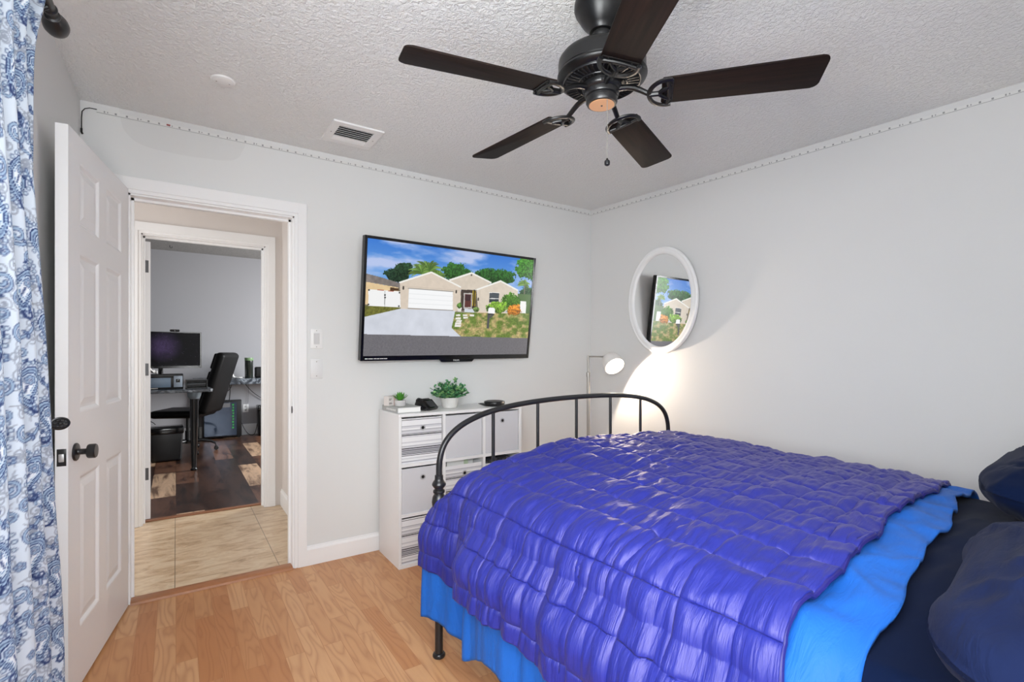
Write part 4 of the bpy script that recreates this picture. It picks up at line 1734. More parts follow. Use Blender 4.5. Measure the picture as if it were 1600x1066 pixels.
def ztop(u, v):
    """height of the made-up bed under the covers"""
    c = np.clip(u / BW, 0, 1)
    z = .672 + .060 * np.sin(PI * c) ** .8 + .012 * c
    z = z + .050 * np.exp(-((u - .62) / .50) ** 2 - ((v - .12) / .38) ** 2)
    z = z + .028 * np.exp(-((u - 1.45) / .35) ** 2 - ((v - .2) / .55) ** 2)
    z = z - .022 * sstep(.6, 1.7, v)
    return z


def drape(S, v, lift, hem, off, r=.13, u_left=.005, u_right=BW + .01, foot=.05):
    """S: arc coordinate; 0 where the left roll-over starts on top. negative = down the left side, S>flat = right side"""
    flat = u_right - u_left - 2 * r
    q = PI * r / 2
    u = np.zeros_like(S)
    z = np.zeros_like(S)
    nu = np.zeros_like(S)
    nz = np.ones_like(S)
    zt = ztop(np.clip(u_left + r + S, 0, BW), v) + lift
    # top
    m = (S >= 0) & (S <= flat)
    u = np.where(m, u_left + r + S, u)
    z = np.where(m, zt, z)
    # left roll
    a = np.clip(-S / r, 0, PI / 2)
    ml = (S < 0)
    zl = ztop(np.full_like(v, u_left + r), v) + lift
    ul = u_left + r - r * np.sin(a)
    zz = zl - r * (1 - np.cos(a))
    nu = np.where(ml, -np.sin(a), nu)
    nz = np.where(ml, np.cos(a), nz)
    d = np.clip(-S - q, 0, None)
    L = np.maximum(zl - r - hem, .02)
    dmax = np.max(d, axis=0, keepdims=True)
    f = d / np.maximum(dmax, 1e-6)
    ul = ul - off * sstep(-.25, .55, f) * (S < 0) + off * sstep(-.25, .55, np.zeros_like(f)) * (1 - np.clip(-S / q, 0, 1))
    # the off-plumb shift already starts on the roll-over
    zz = zz - L * f
    u = np.where(ml, ul, u)
    z = np.where(ml, zz, z)
    # right roll
    s2 = S - flat
    mr = s2 > 0
    a = np.clip(s2 / r, 0, PI / 2)
    zr_ = ztop(np.full_like(v, u_right - r), v) + lift
    ur = u_right - r + r * np.sin(a)
    zz = zr_ - r * (1 - np.cos(a)) - np.clip(s2 - q, 0, None)
    nu = np.where(mr, np.sin(a), nu)
    nz = np.where(mr, np.cos(a), nz)
    u = np.where(mr, ur, u)
    z = np.where(mr, zz, z)
    return u, z, nu, nz, f


def bed_cloth(name, v_head, lift, hem, off, n_s, n_v, left_len, right_len, detail, mats, parent=None, thick=.010, foot_top=.045, foot_side=-.03, r=.13, uR=BW + .005):
    flat = uR - .005 - 2 * r
    S = np.linspace(-(PI * r / 2 + left_len), flat + PI * r / 2 + right_len, n_s)
    tt = np.linspace(0, 1, n_v)
    SS, TT = np.meshgrid(S, tt, indexing='ij')
    # foot edge: on the top it stops inside the footboard; down the side it wraps past the post
    k = sstep(.10, .26, -SS)
    v0 = foot_top * (1 - k) + foot_side * k
    vh = v_head(SS)
    VV = v0 + (vh - v0) * TT
    u, z, nu, nz, f = drape(SS, VV, lift, hem(VV), off(VV), r=r, u_right=uR)
    # drop at the foot: tucked down behind the footboard
    ft = sstep(.0, 1, np.clip((VV - foot_top) / .11, 0, 1))
    topm = sstep(-.22, -.02, SS)
    z = z - (1 - ft) ** 2 * .085 * topm
    h = detail(SS, VV, f)
    u = u + nu * h
    z = z + nz * h
    P = np.zeros(SS.shape + (3,))
    P[..., 0] = u
    P[..., 1] = -VV
    P[..., 2] = np.maximum(z, .004)
    return grid_obj(name, P, mats, parent, solid=thick), SS, VV


# mattress with the navy fitted sheet
mt = bed_root('mattress', 'mattress in a dark navy fitted sheet showing between the comforter and the pillows', 'mattress', 0, 0, .286)
nu_, nv_ = 120, 160


def sup_box(x0, x1, y0, y1, z0, z1, n=90, m=44, e=.12, seed=1, wr=.0):
    """rounded box as a closed grid (n around, m pole to pole)"""
    th = np.linspace(0, 2 * PI, n, endpoint=False)
    ph = np.linspace(-PI / 2, PI / 2, m)
    TH, PH = np.meshgrid(th, ph, indexing='ij')

    def sp(c, p):
        return np.sign(c) * np.abs(c) ** p
    X = sp(np.cos(TH), e) * sp(np.cos(PH), e)
    Y_ = sp(np.sin(TH), e) * sp(np.cos(PH), e)
    Z = sp(np.sin(PH), e * 1.3)
    P = np.stack([(x0 + x1) / 2 + X * (x1 - x0) / 2, (y0 + y1) / 2 + Y_ * (y1 - y0) / 2, (z0 + z1) / 2 + Z * (z1 - z0) / 2], -1)
    return P


M_navy = NT('navy_sheet', rgb(12, 24, 52), 0.85, 0, 0.04)
M_navy.b.inputs['Sheen Weight'].default_value = .04
M_navy.bump(M_navy.noise(M_navy.coord(), 420, 2), .12, .0006)
M_navy = M_navy.m
M_mat = simple('mattress_ticking', rgb(200, 200, 205), .8, bscale=80, bstr=.1)
P = sup_box(.03, BW - .03, -2.05, -.05, 0, .330)
grid_obj('mattress_core', P, M_mat, mt, close_u=True)
# sheet: top heightfield with wrinkles that run across the bed, skirts tucked down the sides
uu = np.linspace(-.012, BW + .012, 150)
vv = np.linspace(1.05, 2.07, 150)
UU, VV = np.meshgrid(uu, vv, indexing='ij')
z = ztop(UU, np.full_like(VV, 1.5)) - .005 - .286
edge = np.minimum(np.minimum(UU + .012, BW + .012 - UU) / .07, (2.07 - VV) / .07)
e1 = np.clip(edge, 0, 1)
z = z - .25 * (1 - np.sqrt(np.clip(1 - (1 - e1) ** 2, 0, 1)))
wr = np.abs(vnoise(UU * 3.0 + VV * 1.2, VV * 11 + .6 * np.sin(UU * 4), 5, 3))
z = z + .020 * (.25 - wr) + .012 * vnoise(UU * 3, VV * 4, 8, 2)
P = np.stack([UU, -VV, z], -1)
grid_obj('fitted_sheet', P, M_navy, mt, solid=.004)

# light-blue comforter
M_blue = NT('bright_blue_comforter', rgb(27, 102, 198), 0.62, 0, 0.3)
M_blue.b.inputs['Sheen Weight'].default_value = .04
M_blue.b.inputs['Sheen Tint'].default_value = (.7, .85, 1, 1)
w_ = M_blue.noise(M_blue.coord(scale=(7, 26, 7), rot=(0, 0, .35)), 1.0, 4, .6, .8)
w_ = M_blue.math('ABSOLUTE', M_blue.math('SUBTRACT', w_, .5))
M_blue.bump(w_, .5, -.012)
M_blue = M_blue.m


def off_blue(v):
    return .030 + .040 * np.exp(-((v + .02) / .07) ** 2) - .015 * np.exp(-((v - .2) / .05) ** 2) + .045 * sstep(.24, .31, v)


def hem_blue(v):
    return .185 - .03 * sstep(.0, .2, v) + .05 * sstep(.25, .45, v) + .010 * np.sin(v * 17) - .03 * sstep(.75, 1.2, v)


def det_blue(S, v, f):
    down = sstep(.02, .35, -S)
    w = vnoise(v * 15 + .5 * vnoise(v * 4, S * 3, 2, 2), S * 1.6, 21, 2)
    h = .040 * down * w
    h = h + .006 * np.sin(v * 62 + 2 * np.sin(S * 2)) * down * (.3 + .7 * np.abs(vnoise(v * 3, S, 4, 1)) * 2)
    # crumples near the turned-back head edge
    t = sstep(1.22, 1.36, v)
    rid = 1 - np.abs(vnoise(S * 5 + v * 5, v * 4 - S * 2.5, 31, 3)) * 4
    h = h + t * (.016 * rid + .018 * vnoise(S * 7 + 3 * v, v * 3, 33, 2))
    h = h + .012 * vnoise(S * 3, v * 3, 35, 2)
    return h


def head_blue(S):
    return 1.465 - .065 * sstep(.2, 1.45, S) + .010 * np.sin(S * 9 + 1) + .006 * np.sin(S * 21) + .03 * sstep(.0, -.4, S)


comf = bed_root('comforter', 'bright blue comforter under the indigo quilt, hanging lowest at the bedside', 'comforter')
ob, _, _ = bed_cloth('cover', head_blue, .012, hem_blue, off_blue, 210, 190, .38, .15, det_blue, M_blue, comf, thick=.008, foot_top=.055, foot_side=-.018)

# indigo quilted blanket
M_quilt = NT('indigo_satin_quilt', rgb(46, 50, 148), 0.48, 0, 0.62)
M_quilt.b.inputs['Sheen Weight'].default_value = .07
M_quilt.b.inputs['Specular Tint'].default_value = (1, .88, .86, 1)
M_quilt.b.inputs['Sheen Roughness'].default_value = .35
M_quilt.b.inputs['Sheen Tint'].default_value = (1, .80, .90, 1)
v_ = M_quilt.coord()
M_quilt.base(M_quilt.mix(M_quilt.noise(v_, 3.5, 3), rgb(26, 38, 136), rgb(38, 46, 142)))
w_ = M_quilt.noise(M_quilt.coord(scale=(5, 48, 5)), 1.0, 4, .6, .6)
w_ = M_quilt.math('ABSOLUTE', M_quilt.math('SUBTRACT', w_, .5))
M_quilt.bump(w_, .55, -.012)
M_quilt = M_quilt.m
CELL = .135


def off_quilt(v):
    return .045 + .035 * np.exp(-((v + .02) / .07) ** 2) - .022 * np.exp(-((v - .20) / .045) ** 2) + .058 * sstep(.24, .30, v)


def hem_quilt(v):
    return .385 - .045 * sstep(.05, .22, v) + .045 * sstep(.25, .30, v) - .035 * sstep(.55, .75, v) - .06 * sstep(.75, 1.3, v)


def det_quilt(S, v, f):
    ws = S + .018 * vnoise(v * 4, S * 4, 51, 2)
    wv = v + .016 * vnoise(v * 4 + 9, S * 4, 52, 2)
    a = np.abs(np.sin(PI * ws / CELL))
    c = np.abs(np.sin(PI * (wv - .03) / CELL))
    puff = (np.minimum(a, 1) ** .40) * (np.minimum(c, 1) ** .40)
    da, dc = np.arcsin(np.clip(a, 0, 1)) * CELL / PI, np.arcsin(np.clip(c, 0, 1)) * CELL / PI
    h = .0075 * puff * (1 - .45 * sstep(.0, .30, -S)) - .004 * np.exp(-(da / .007) ** 2) - .004 * np.exp(-(dc / .007) ** 2)
    down = sstep(.0, .30, -S)
    top = 1 - down
    # gathers: fine ridges across the bed, bunching along the seams
    w1 = vnoise(v * 19 + 1.2 * vnoise(v * 5, S * 5, 60, 2), S * 3.2, 61, 3)
    r1 = 1 - np.abs(w1) * 4
    mod = .35 + 1.3 * (vnoise(v * 4, S * 4, 62, 2) + .5)
    h = h + puff ** .5 * (.0070 * r1) * mod
    w3 = vnoise(v * 34 + 1.5 * vnoise(v * 7, S * 7, 66, 2), S * 7, 67, 2)
    h = h + puff ** .5 * .0040 * (1 - np.abs(w3) * 4) * mod
    w2 = vnoise(v * 9 + S * 5, S * 8 - v * 4, 63, 3)
    h = h + top * .022 * (.25 - np.abs(w2)) + top * .022 * vnoise(S * 4, v * 4, 64, 2)
    # hanging folds on the bedside
    fold = vnoise(v * 9 + .5 * vnoise(v * 4, S * 4, 68, 1), S * .9, 65, 2)
    h = h + down * (.036 * fold + .034 * (.22 - np.abs(vnoise(v * 11 + 3, S * 1.3, 69, 2))) + .004 * np.sin(v * 70 + 2 * np.sin(S * 4)))
    return h


def head_quilt(S):
    return 1.345 + .010 * np.sin(S * 7) + .006 * np.sin(S * 19) - .02 * sstep(.6, 1.5, S) + .02 * sstep(0, -.4, S)


qu = bed_root('quilt', 'indigo square-stitched quilt spread over the bed and hanging over its side', 'quilt')
ob, QS, QV = bed_cloth('cover', head_quilt, .034, hem_quilt, off_quilt, 540, 400, .27, .06, det_quilt, M_quilt, qu, thick=.010, foot_top=.040, foot_side=-.028)
# bound edge along head and hem
me = ob.data
n_s, n_v = QS.shape
co = np.zeros(len(me.vertices) * 3, np.float32)
me.vertices.foreach_get('co', co)
co = co.reshape(n_s, n_v, 3)
b = B()
path = [tuple(co[i, -1]) for i in range(n_s - 1, -1, -3)] + [tuple(co[0, j]) for j in range(n_v - 1, -1, -3)]
b.tube([(x, y, z + .000) for x, y, z in path], .0065, 7)
obj('binding', b, simple('indigo_binding', rgb(40, 36, 116), .5, bscale=200, bstr=.1), qu)

# pillows


def pillow(label, u, v, z, L, W, Hh, rz, tilt, seed, mat):
    o = thing('pillow', label, 'pillow', MB_ @ Vector((u, -v, z)), A5 + rz, 'navy pillows at the head of the bed')
    n, m = 150, 75
    th = np.linspace(0, 2 * PI, n, endpoint=False)
    ph = np.linspace(-PI / 2, PI / 2, m)
    TH, PH = np.meshgrid(th, ph, indexing='ij')
    sp = lambda c, p: np.sign(c) * np.abs(c) ** p
    cx, sy_ = sp(np.cos(TH), .32), sp(np.sin(TH), .32)
    rr = np.cos(PH) ** .55
    X = cx * rr
    Y_ = sy_ * rr
    # thickness falls off to the seam, corners pinched
    d = (np.abs(X) ** 5 + np.abs(Y_) ** 5) ** .2
    prof = np.clip(1 - np.clip(d, 0, 1) ** 2.3, 0, 1) ** .5
    corner = np.clip(np.abs(X) * np.abs(Y_), 0, 1)
    Z = np.sign(PH) * prof * (1 - .25 * corner)
    P = np.stack([X * L / 2 * (1 - .05 * (1 - Y_ ** 2) * 0), Y_ * W / 2, Z * Hh / 2], -1)
    nz = vnoise(P[..., 0] * 7 + 20, P[..., 1] * 14 + 20, seed, 3)
    rid = 1 - np.abs(nz) * 4
    P[..., 2] += (.022 * rid + .035 * vnoise(P[..., 0] * 4 + 5, P[..., 1] * 4 + 5, seed + 1, 2)) * np.sign(PH) * prof
    P[..., 1] += .050 * vnoise(P[..., 0] * 8 + 9, P[..., 2] * 10 + 9, seed + 2, 2)
    P[..., 0] += .02 * vnoise(P[..., 1] * 8 + 9, P[..., 2] * 6 + 9, seed + 3, 2)
    Rm = np.array(Matrix.Rotation(tilt, 3, 'X'))
    P = P @ Rm.T
    P[..., 2] -= P[..., 2].min()
    grid_obj('case', P, mat, o, close_u=True)
    return o


M_pil = NT('slate_navy_pillowcase', rgb(19, 28, 58), 0.85, 0, 0.06)
M_pil.b.inputs['Sheen Weight'].default_value = .02
w_ = M_pil.noise(M_pil.coord(scale=(5, 16, 10), rot=(0, 0, .2)), 1.0, 4, .6, .8)
w_ = M_pil.math('ABSOLUTE', M_pil.math('SUBTRACT', w_, .5))
M_pil.bump(w_, .5, -.015)
pillow('crumpled slate navy pillow nearest the camera, at the lower right corner', .21, 1.83, .655, .80, .54, .235, 0.07, 0.06, 71, M_pil.m)
pillow('dark navy pillow by the white wall, behind the crumpled one', 1.22, 1.745, .665, .70, .52, .235, -0.05, 0.16, 81, M_navy)

# ------------------------------------------------------------------ curtain, rod and holdback
RX, RZ = -.285, 2.180
rod = thing('curtain_rod', 'black curtain rod with a round finial above the window at the left edge', 'curtain rod', (RX, 1.80, RZ))
b = B()
b.tube([(0, -2.05, 0), (0, .03, 0)], .0125, 16)
obj('rod', b, M_blackm, rod)
b = B()
b.lathe([(0, 0), (.013, 0), (.0165, .004), (.0165, .010), (.012, .014), (.010, .026), (.013, .034), (.018, .037), (.018, .041), (.014, .045), (.017, .052), (.0255, .064), (.030, .080),
         (.0305, .094), (.027, .108), (.019, .119), (.008, .125), (0, .126)], 28, M=T(0, .025, 0) @ R(-PI / 2, 'X'))
obj('finial', b, M_blackm, rod)
b = B()
b.tube([(-.105, .0, -.03), (-.06, .0, -.028), (-.01, .0, -.022), (0, .0, -.013)], .006, 10)
b.box(-.112, -.104, -.018, .018, -.075, .02, bev=.002)
obj('bracket', b, M_blackm, rod)


def paisley(h_m, w_m, px):
    """printed cloth pattern, painted cell by cell"""
    w, h = int(w_m / px), int(h_m / px)
    p = Paint(w, h, 1000 * px)          # working unit: millimetre
    base = c255(206, 217, 228)
    n = fbm(p.x, p.y, 71, .012, 3)[..., None]
    p.c[:] = base * (.97 + .06 * n)
    r = np.random.default_rng(12)
    NAVY, MID, SOFT, GREY, ICE, WHT = (52, 66, 106), (110, 138, 176), (160, 184, 208), (150, 158, 172), (194, 210, 222), (226, 232, 238)

    def xf(pts, cx, cy, a, s, fl):
        pts = np.array(pts, float)
        pts[:, 0] *= fl
        ca, sa = math.cos(a), math.sin(a)
        return np.stack([cx + s * (pts[:, 0] * ca - pts[:, 1] * sa), cy + s * (pts[:, 0] * sa + pts[:, 1] * ca)], 1)

    def fillp(pts, col):
        x0, y0 = pts.min(0)
        x1, y1 = pts.max(0)
        i0, i1 = int(max(0, y0 / p.sc - 1)), int(min(p.h, y1 / p.sc + 2))
        j0, j1 = int(max(0, x0 / p.sc - 1)), int(min(p.w, x1 / p.sc + 2))
        if i1 <= i0 or j1 <= j0:
            return
        X, Y_ = p.x[i0:i1, j0:j1], p.y[i0:i1, j0:j1]
        m = np.zeros(X.shape, bool)
        for k in range(len(pts)):
            ax_, ay = pts[k]
            bx_, by = pts[(k + 1) % len(pts)]
            if ay == by:
                continue
            m ^= ((ay > Y_) != (by > Y_)) & (X < (bx_ - ax_) * (Y_ - ay) / (by - ay) + ax_)
        p.c[i0:i1, j0:j1][m] = col

    def drop(k=1.0, n_=44):
        """paisley teardrop outline with a hooked tip, unit size"""
        o = []
        for i in range(n_):
            t = i / n_ * 2 * PI
            rad = 1.0
            x = .62 * math.sin(t) * (1 - .45 * (1 - math.cos(t)) / 2 * 1.0) * k
            y = -.95 * math.cos(t) * k
            up = max(0, y / k)
            x += .55 * up ** 2.2
            o.append((x, y))
        return o

    def spiral(turns, r0, n_=40):
        return [(r0 * (1 - t) * math.cos(turns * 2 * PI * t) + 0, r0 * (1 - t) * math.sin(turns * 2 * PI * t)) for t in np.linspace(0, .92, n_)]

    def flower(cx, cy, s, a0, lobes=6, col=SOFT):
        for k in range(lobes):
            a = a0 + 2 * PI * k / lobes
            p.disc(cx + .62 * s * math.cos(a), cy + .62 * s * math.sin(a), .44 * s, NAVY)
        for k in range(lobes):
            a = a0 + 2 * PI * k / lobes
            p.disc(cx + .60 * s * math.cos(a), cy + .60 * s * math.sin(a), .44 * s - 1.5, col)
        p.disc(cx, cy, .42 * s, NAVY)
        p.disc(cx, cy, .30 * s, WHT)
        p.disc(cx, cy, .13 * s, NAVY)

    def tendril(cx, cy, a, s, fl, col=NAVY, w=1.25):
        stem = [(-1.6, -.9), (-1.2, -.35), (-.6, .25), (0, .62), (.55, .60)]
        q = smooth_path(stem, 2)
        q += [(.55 + .60 * math.sin(t) * (1 - t / 11), .0 + .60 * math.cos(t) * (1 - t / 11)) for t in np.linspace(.05, 8.2, 34)]
        pts = xf(q, cx, cy, a, s, fl)
        p.seg(pts, w * 2.6, col)
        p.seg(pts, w * 1.5, SOFT)
        for t in (6, 10, 14):
            x, y = pts[t]
            for sg in (-1, 1):
                lf = [(0, 0), (.16, .16), (.42, .18), (.62, .02), (.40, -.10), (.15, -.08)]
                L_ = xf(lf, x, y, a + sg * 1.1 + .3, s * .55, fl)
                fillp(L_, SOFT)
                p.seg(np.vstack([L_, L_[:1]]), .8, NAVY)

    def motif(cx, cy, a, s, fl):
        d = drop()
        out = xf(d, cx, cy, a, s * 1.18, fl)
        for k in range(0, len(out)):
            if k % 2 == 0:
                p.disc(out[k][0], out[k][1], s * .10, NAVY)
        for k in range(0, len(out)):
            if k % 2 == 0:
                p.disc(out[k][0], out[k][1], s * .10 - 1.3, ICE)
        o1 = xf(d, cx, cy, a, s, fl)
        fillp(o1, NAVY)
        fillp(xf(d, cx, cy, a, s * .94, fl), SOFT)
        o2 = xf(d, cx, cy, a, s * .80, fl)
        for k in range(len(o2)):
            p.disc(o2[k][0], o2[k][1], 1.4, NAVY)
        fillp(xf(d, cx, cy, a, s * .68, fl), NAVY)
        fillp(xf(d, cx, cy, a, s * .62, fl), ICE)
        fillp(xf(d, cx, cy, a, s * .48, fl), MID)
        fillp(xf(d, cx, cy, a, s * .43, fl), WHT)
        c_ = xf([(0, -.28)], cx, cy, a, s, fl)[0]
        flower(c_[0], c_[1], s * .22, a)
        for t in np.linspace(.05, .55, 4):
            q = xf([(.10 * t, .0 + .55 * t)], cx, cy, a, s, fl)[0]
            p.disc(q[0], q[1], 2.4 - t, NAVY)
        tail = xf([(.55, .95), (.72, 1.06), (.92, 1.02), (.98, .84), (.86, .72), (.74, .80)], cx, cy, a, s, fl)
        p.seg(tail, [3.0, 2.8, 2.4, 2.0, 1.6, 1.2], NAVY)

    # grey ghost prints first, then tendrils, then the paisleys
    cells = []
    gy = 0
    row = 0
    while gy < h_m * 1000 + 150:
        gx = -80 + (row % 2) * 70
        while gx < w_m * 1000 + 120:
            cells.append((gx + r.normal(0, 7), gy + r.normal(0, 7), row))
            gx += 140
        gy += 104
        row += 1
    for cx, cy, row in cells:
        for k in range(16):
            x, y = cx + r.uniform(-90, 90), cy + r.uniform(-62, 62)
            a = r.uniform(0, 2 * PI)
            p.seg(xf(spiral(1.6, 1), x, y, a, 13, 1), 1.1, GREY)
            st = [(x + q * math.cos(a) * 8 + 5 * math.sin(q), y + q * math.sin(a) * 8) for q in np.linspace(0, 3, 8)]
            p.seg(st, .9, GREY)
    for cx, cy, row in cells:
        fl = 1 if row % 2 else -1
        tendril(cx + 70, cy + 4, .4 * fl + r.normal(0, .25), 31, fl)
        tendril(cx - 62, cy - 58, 2.3 + .4 * fl + r.normal(0, .25), 24, -fl, w=1.0)
        tendril(cx + 58, cy + 60, -1.2 + r.normal(0, .3), 19, fl, w=.9)
        flower(cx + 52, cy - 46, 10, r.uniform(0, 3), 5)
    for cx, cy, row in cells:
        fl = 1 if row % 2 else -1
        motif(cx, cy, .55 * fl + r.normal(0, .12), 47, fl)
    return p.c / 255.0


CW_, CHH = .96, 2.20
px = .00255
pat = paisley(CHH, CW_ * 1.35, px)
nv = pat.shape[0]
ncol = pat.shape[1]
zt_ = np.linspace(2.215, .03, nv)


def edge_y(z):
    zk = [.03, .30, .49, .66, .83, 1.28, 1.41, 1.58, 1.83, 1.99, 2.16, 2.22]
    yk = [1.97, 1.955, 1.935, 1.885, 1.805, 1.70, 1.655, 1.60, 1.565, 1.585, 1.70, 1.74]
    return np.interp(z, zk, yk)


aa = np.linspace(0, 1, ncol)
AA, ZZ = np.meshgrid(aa, zt_, indexing='ij')
ye_ = edge_y(ZZ)
ker = np.ones(61) / 61
ye_s = np.convolve(np.pad(edge_y(zt_), 30, mode='edge'), ker, 'valid')
ye_ = np.broadcast_to(ye_s[None, :], ZZ.shape)
ynear = .78
YY = ye_ + (ynear - ye_) * AA
nf = 7.0
ph = 2 * PI * nf * (AA + .03 * np.sin(ZZ * 1.7)) + .9
amp = .016 + .018 * sstep(2.2, 1.2, ZZ)
XX = RX - .001 + amp * np.cos(ph) + .012 * vnoise(AA * 9, ZZ * 1.3, 91, 2)
hd = sstep(2.16, 2.20, ZZ)
XX = XX + .006 * np.sin(ph * 3) * (1 - sstep(2.1, 1.9, ZZ))
P = np.stack([XX, YY, ZZ], -1)
M_cur = NT('paisley_curtain_cloth', (1, 1, 1, 1), .85, 0, .15)
vc = M_cur.node('ShaderNodeVertexColor', layer_name='paint')
gm = M_cur.node('ShaderNodeGamma', i_Gamma=2.2)
M_cur.link(vc.outputs[0], gm.inputs[0])
M_cur.base(gm.outputs[0])
M_cur.bump(M_cur.noise(M_cur.coord(), 600, 2), .1, .0005)
cur = thing('curtain', 'blue and white paisley curtain hanging in folds at the left edge', 'curtain', (RX, 1.4, 0.03))
P[..., 0] -= RX
P[..., 1] -= 1.4
P[..., 2] -= .03
grid_obj('panel', P, M_cur.m, cur, colors=pat.transpose(1, 0, 2), solid=.0012)

hb = thing('curtain_holdback', 'black holdback with a round medallion beside the curtain', 'curtain holdback', (left_x(1.98), 1.98, 1.036))
b = B()
b.lathe([(0, 0), (.022, 0), (.022, .004), (.010, .007), (0, .008)], 20, M=R(PI / 2, 'Y'))
b.tube([(.004, 0, 0), (.05, .004, 0), (.085, .0, 0), (.105, -.018, 0), (.112, -.038, .001)], .0065, 10)
obj('arm', b, M_blackm, hb)
b = B()
MH = T(.116, -.050, .001) @ R(math.radians(20), 'Z') @ R(PI / 2, 'X')
MH = MH @ Matrix.Scale(.82, 4)
b.lathe([(0, -.004), (.018, -.004), (.026, 0), (.029, .003), (.028, .006), (.024, .007), (.021, .0045), (0, .0045)], 28, M=MH, sy=.8)
for k in range(6):
    a = 2 * PI * k / 6
    b.sphere((.012 * math.cos(a), .012 * math.sin(a), .005), .0065, 8, (1.2, .7, .6), M=MH @ R(a, 'Z') @ R(-a, 'Z'))
b.sphere((0, 0, .006), .006, 10, (1, 1, .8), M=MH)
obj('medallion', b, M_blackm, hb)

# ------------------------------------------------------------------ office
M_desk = NT('dark_marbled_desktop', rgb(70, 74, 80), .25, 0, .5)
v_ = M_desk.coord()
M_desk.base(M_desk.ramp(M_desk.noise(v_, 9, 6, .7, 1.2), [(.35, rgb(26, 28, 32)), (.5, rgb(70, 76, 84)), (.62, rgb(150, 158, 166)), (.75, rgb(60, 64, 72))]))
M_desk = M_desk.m
dk = thing('computer_desk', 'dark marbled desk with a black round leg in the far office', 'desk', (-.25, 6.20, 0))
DZ = .835
b = B()
b.prism([(-.75, -.02), (.555, -.02), (.575, .0), (.575, .10), (.52, .80), (.50, 1.25), (-.75, 1.25)], DZ, DZ + .032, bev=.004)
obj('desktop', b, M_desk, dk, smooth=False)


def dleg(x, y):
    b = B()
    b.lathe([(0, 0), (.030, 0), (.034, .004), (.034, .012), (.026, .02), (.024, .03), (.036, .45), (.040, DZ - .10), (.040, DZ - .075), (.0, DZ - .075)], 24, M=T(x, y, 0))
    return b


for (x, y) in ((.41, .10), (-.68, .10), (-.68, 1.15)):
    o = obj('leg', dleg(x, y), M_blackgloss, dk)
    b = B()
    b.lathe([(0, DZ - .075), (.046, DZ - .075), (.062, DZ - .045), (.064, DZ - .001), (0, DZ - .001)], 24, M=T(x, y, 0))
    obj('leg_collar', b, simple('grey_leg_collar', rgb(120, 132, 140), .35, .4, bscale=30, bstr=.02), o)

wd2 = thing('wall_desk', 'narrow dark marbled desk along the far office wall', 'desk', (.20, 8.10, 0))
b = B()
b.box(0, 1.6, 0, .50, .800, .885, bev=.004)
obj('desktop', b, M_desk, wd2, smooth=False)
for x in (.03, 1.52):
    b = B()
    b.box(x, x + .05, .43, .48, 0, .80)
    obj('leg', b, M_blackp, wd2, smooth=False)

mo = thing('monitor', 'wide black computer monitor showing a dark starry nebula on the office desk', 'monitor', (-.14, 6.56, DZ + .0325), math.radians(-1.5))
b = B()
b.box(-.375, .375, 0, .03, .215, .610, bev=.004)
b.box(-.375, .375, -.006, .001, .215, .235, bev=.002)
obj('housing', b, M_blackgloss, mo, smooth=False)
t = NT('nebula_screen', (0, 0, 0, 1), .45, 0, .2)
v_ = t.coord(scale=(1, 1, 1))
sx_ = t.node('ShaderNodeVectorMath', operation='DISTANCE')
t.link(v_, sx_.inputs[0])
sx_.inputs[1].default_value = (.03, -.001, .45)
glow = t.math('SUBTRACT', 1.0, t.math('MULTIPLY', sx_.outputs['Value'], 5.5), clamp=True)
nz = t.noise(v_, 14, 6, .75, .8)
neb = t.math('MULTIPLY', t.math('POWER', glow, 1.3), t.math('POWER', nz, 1.4))
vo = t.node('ShaderNodeTexVoronoi', i_Scale=42.0)
t.link(v_, vo.inputs['Vector'])
star = t.math('LESS_THAN', vo.outputs['Distance'], .11)
cc = t.mix(neb, rgb(6, 5, 14), rgb(150, 120, 190))
cc = t.mix(t.math('MULTIPLY', star, t.math('POWER', nz, 2.0)), cc, rgb(190, 190, 220))
t.link(cc, t.b.inputs['Emission Color'])
t.b.inputs['Emission Strength'].default_value = .45
b = B()
b.box(-.365, .365, -.0012, .0004, .240, .602)
o = obj('screen', b, t.m, mo, smooth=False)
b = B()
for k in range(5):
    b.box(-.335, -.325, -.0018, -.001, .52 - k * .028, .530 - k * .028)
obj('desktop_icon', b, M_lettering, o, smooth=False)
b = B()
b.tube([(0, .03, .35), (0, .06, .20), (0, .05, .008)], .022, 12)
b.lathe([(0, 0), (.13, 0), (.13, .006), (.03, .012), (0, .012)], 30, M=T(0, .05, 0), sy=.7)
obj('stand', b, M_blackgloss, mo)

wc = thing('webcam', 'small black webcam clipped on top of the monitor', 'webcam', (-.01, 6.52, DZ + .0325 + .611))
b = B()
b.box(-.045, .045, -.018, .014, .0, .024, bev=.009, seg=3)
obj('body', b, M_blackp, wc)
b = B()
b.lathe([(0, 0), (.010, 0), (.010, .004), (.007, .005), (0, .004)], 16, M=T(0, -.018, .012) @ R(PI / 2, 'X'))
obj('lens', b, M_blackgloss, wc)

pr = thing('printer', 'grey and black inkjet printer on the near corner of the office desk', 'printer', (-.135, 6.34, DZ + .0325))
b = B()
b.box(-.22, .20, 0, .16, 0, .150, bev=.006)
b.box(-.22, .20, -.004, .10, .120, .160, bev=.010)
obj('case', b, M_blackp, pr)
b = B()
b.box(-.20, .09, -.006, .004, .020, .120, bev=.003)
obj('paper_door', b, simple('printer_blue_grey', rgb(120, 138, 156), .35, bscale=30, bstr=.02), pr)
b = B()
b.box(.115, .192, -.008, .004, .020, .138, bev=.003)
o = obj('control_panel', b, simple('printer_light_grey', rgb(176, 188, 200), .35, bscale=30, bstr=.02), pr)
b = B()
b.box(.135, .170, -.0095, -.007, .070, .105, bev=.001)
obj('display', b, M_blackgloss, o)
b = B()
b.box(-.17, -.02, -.010, .004, .006, .016, bev=.002)
obj('handle', b, M_nickel, pr)

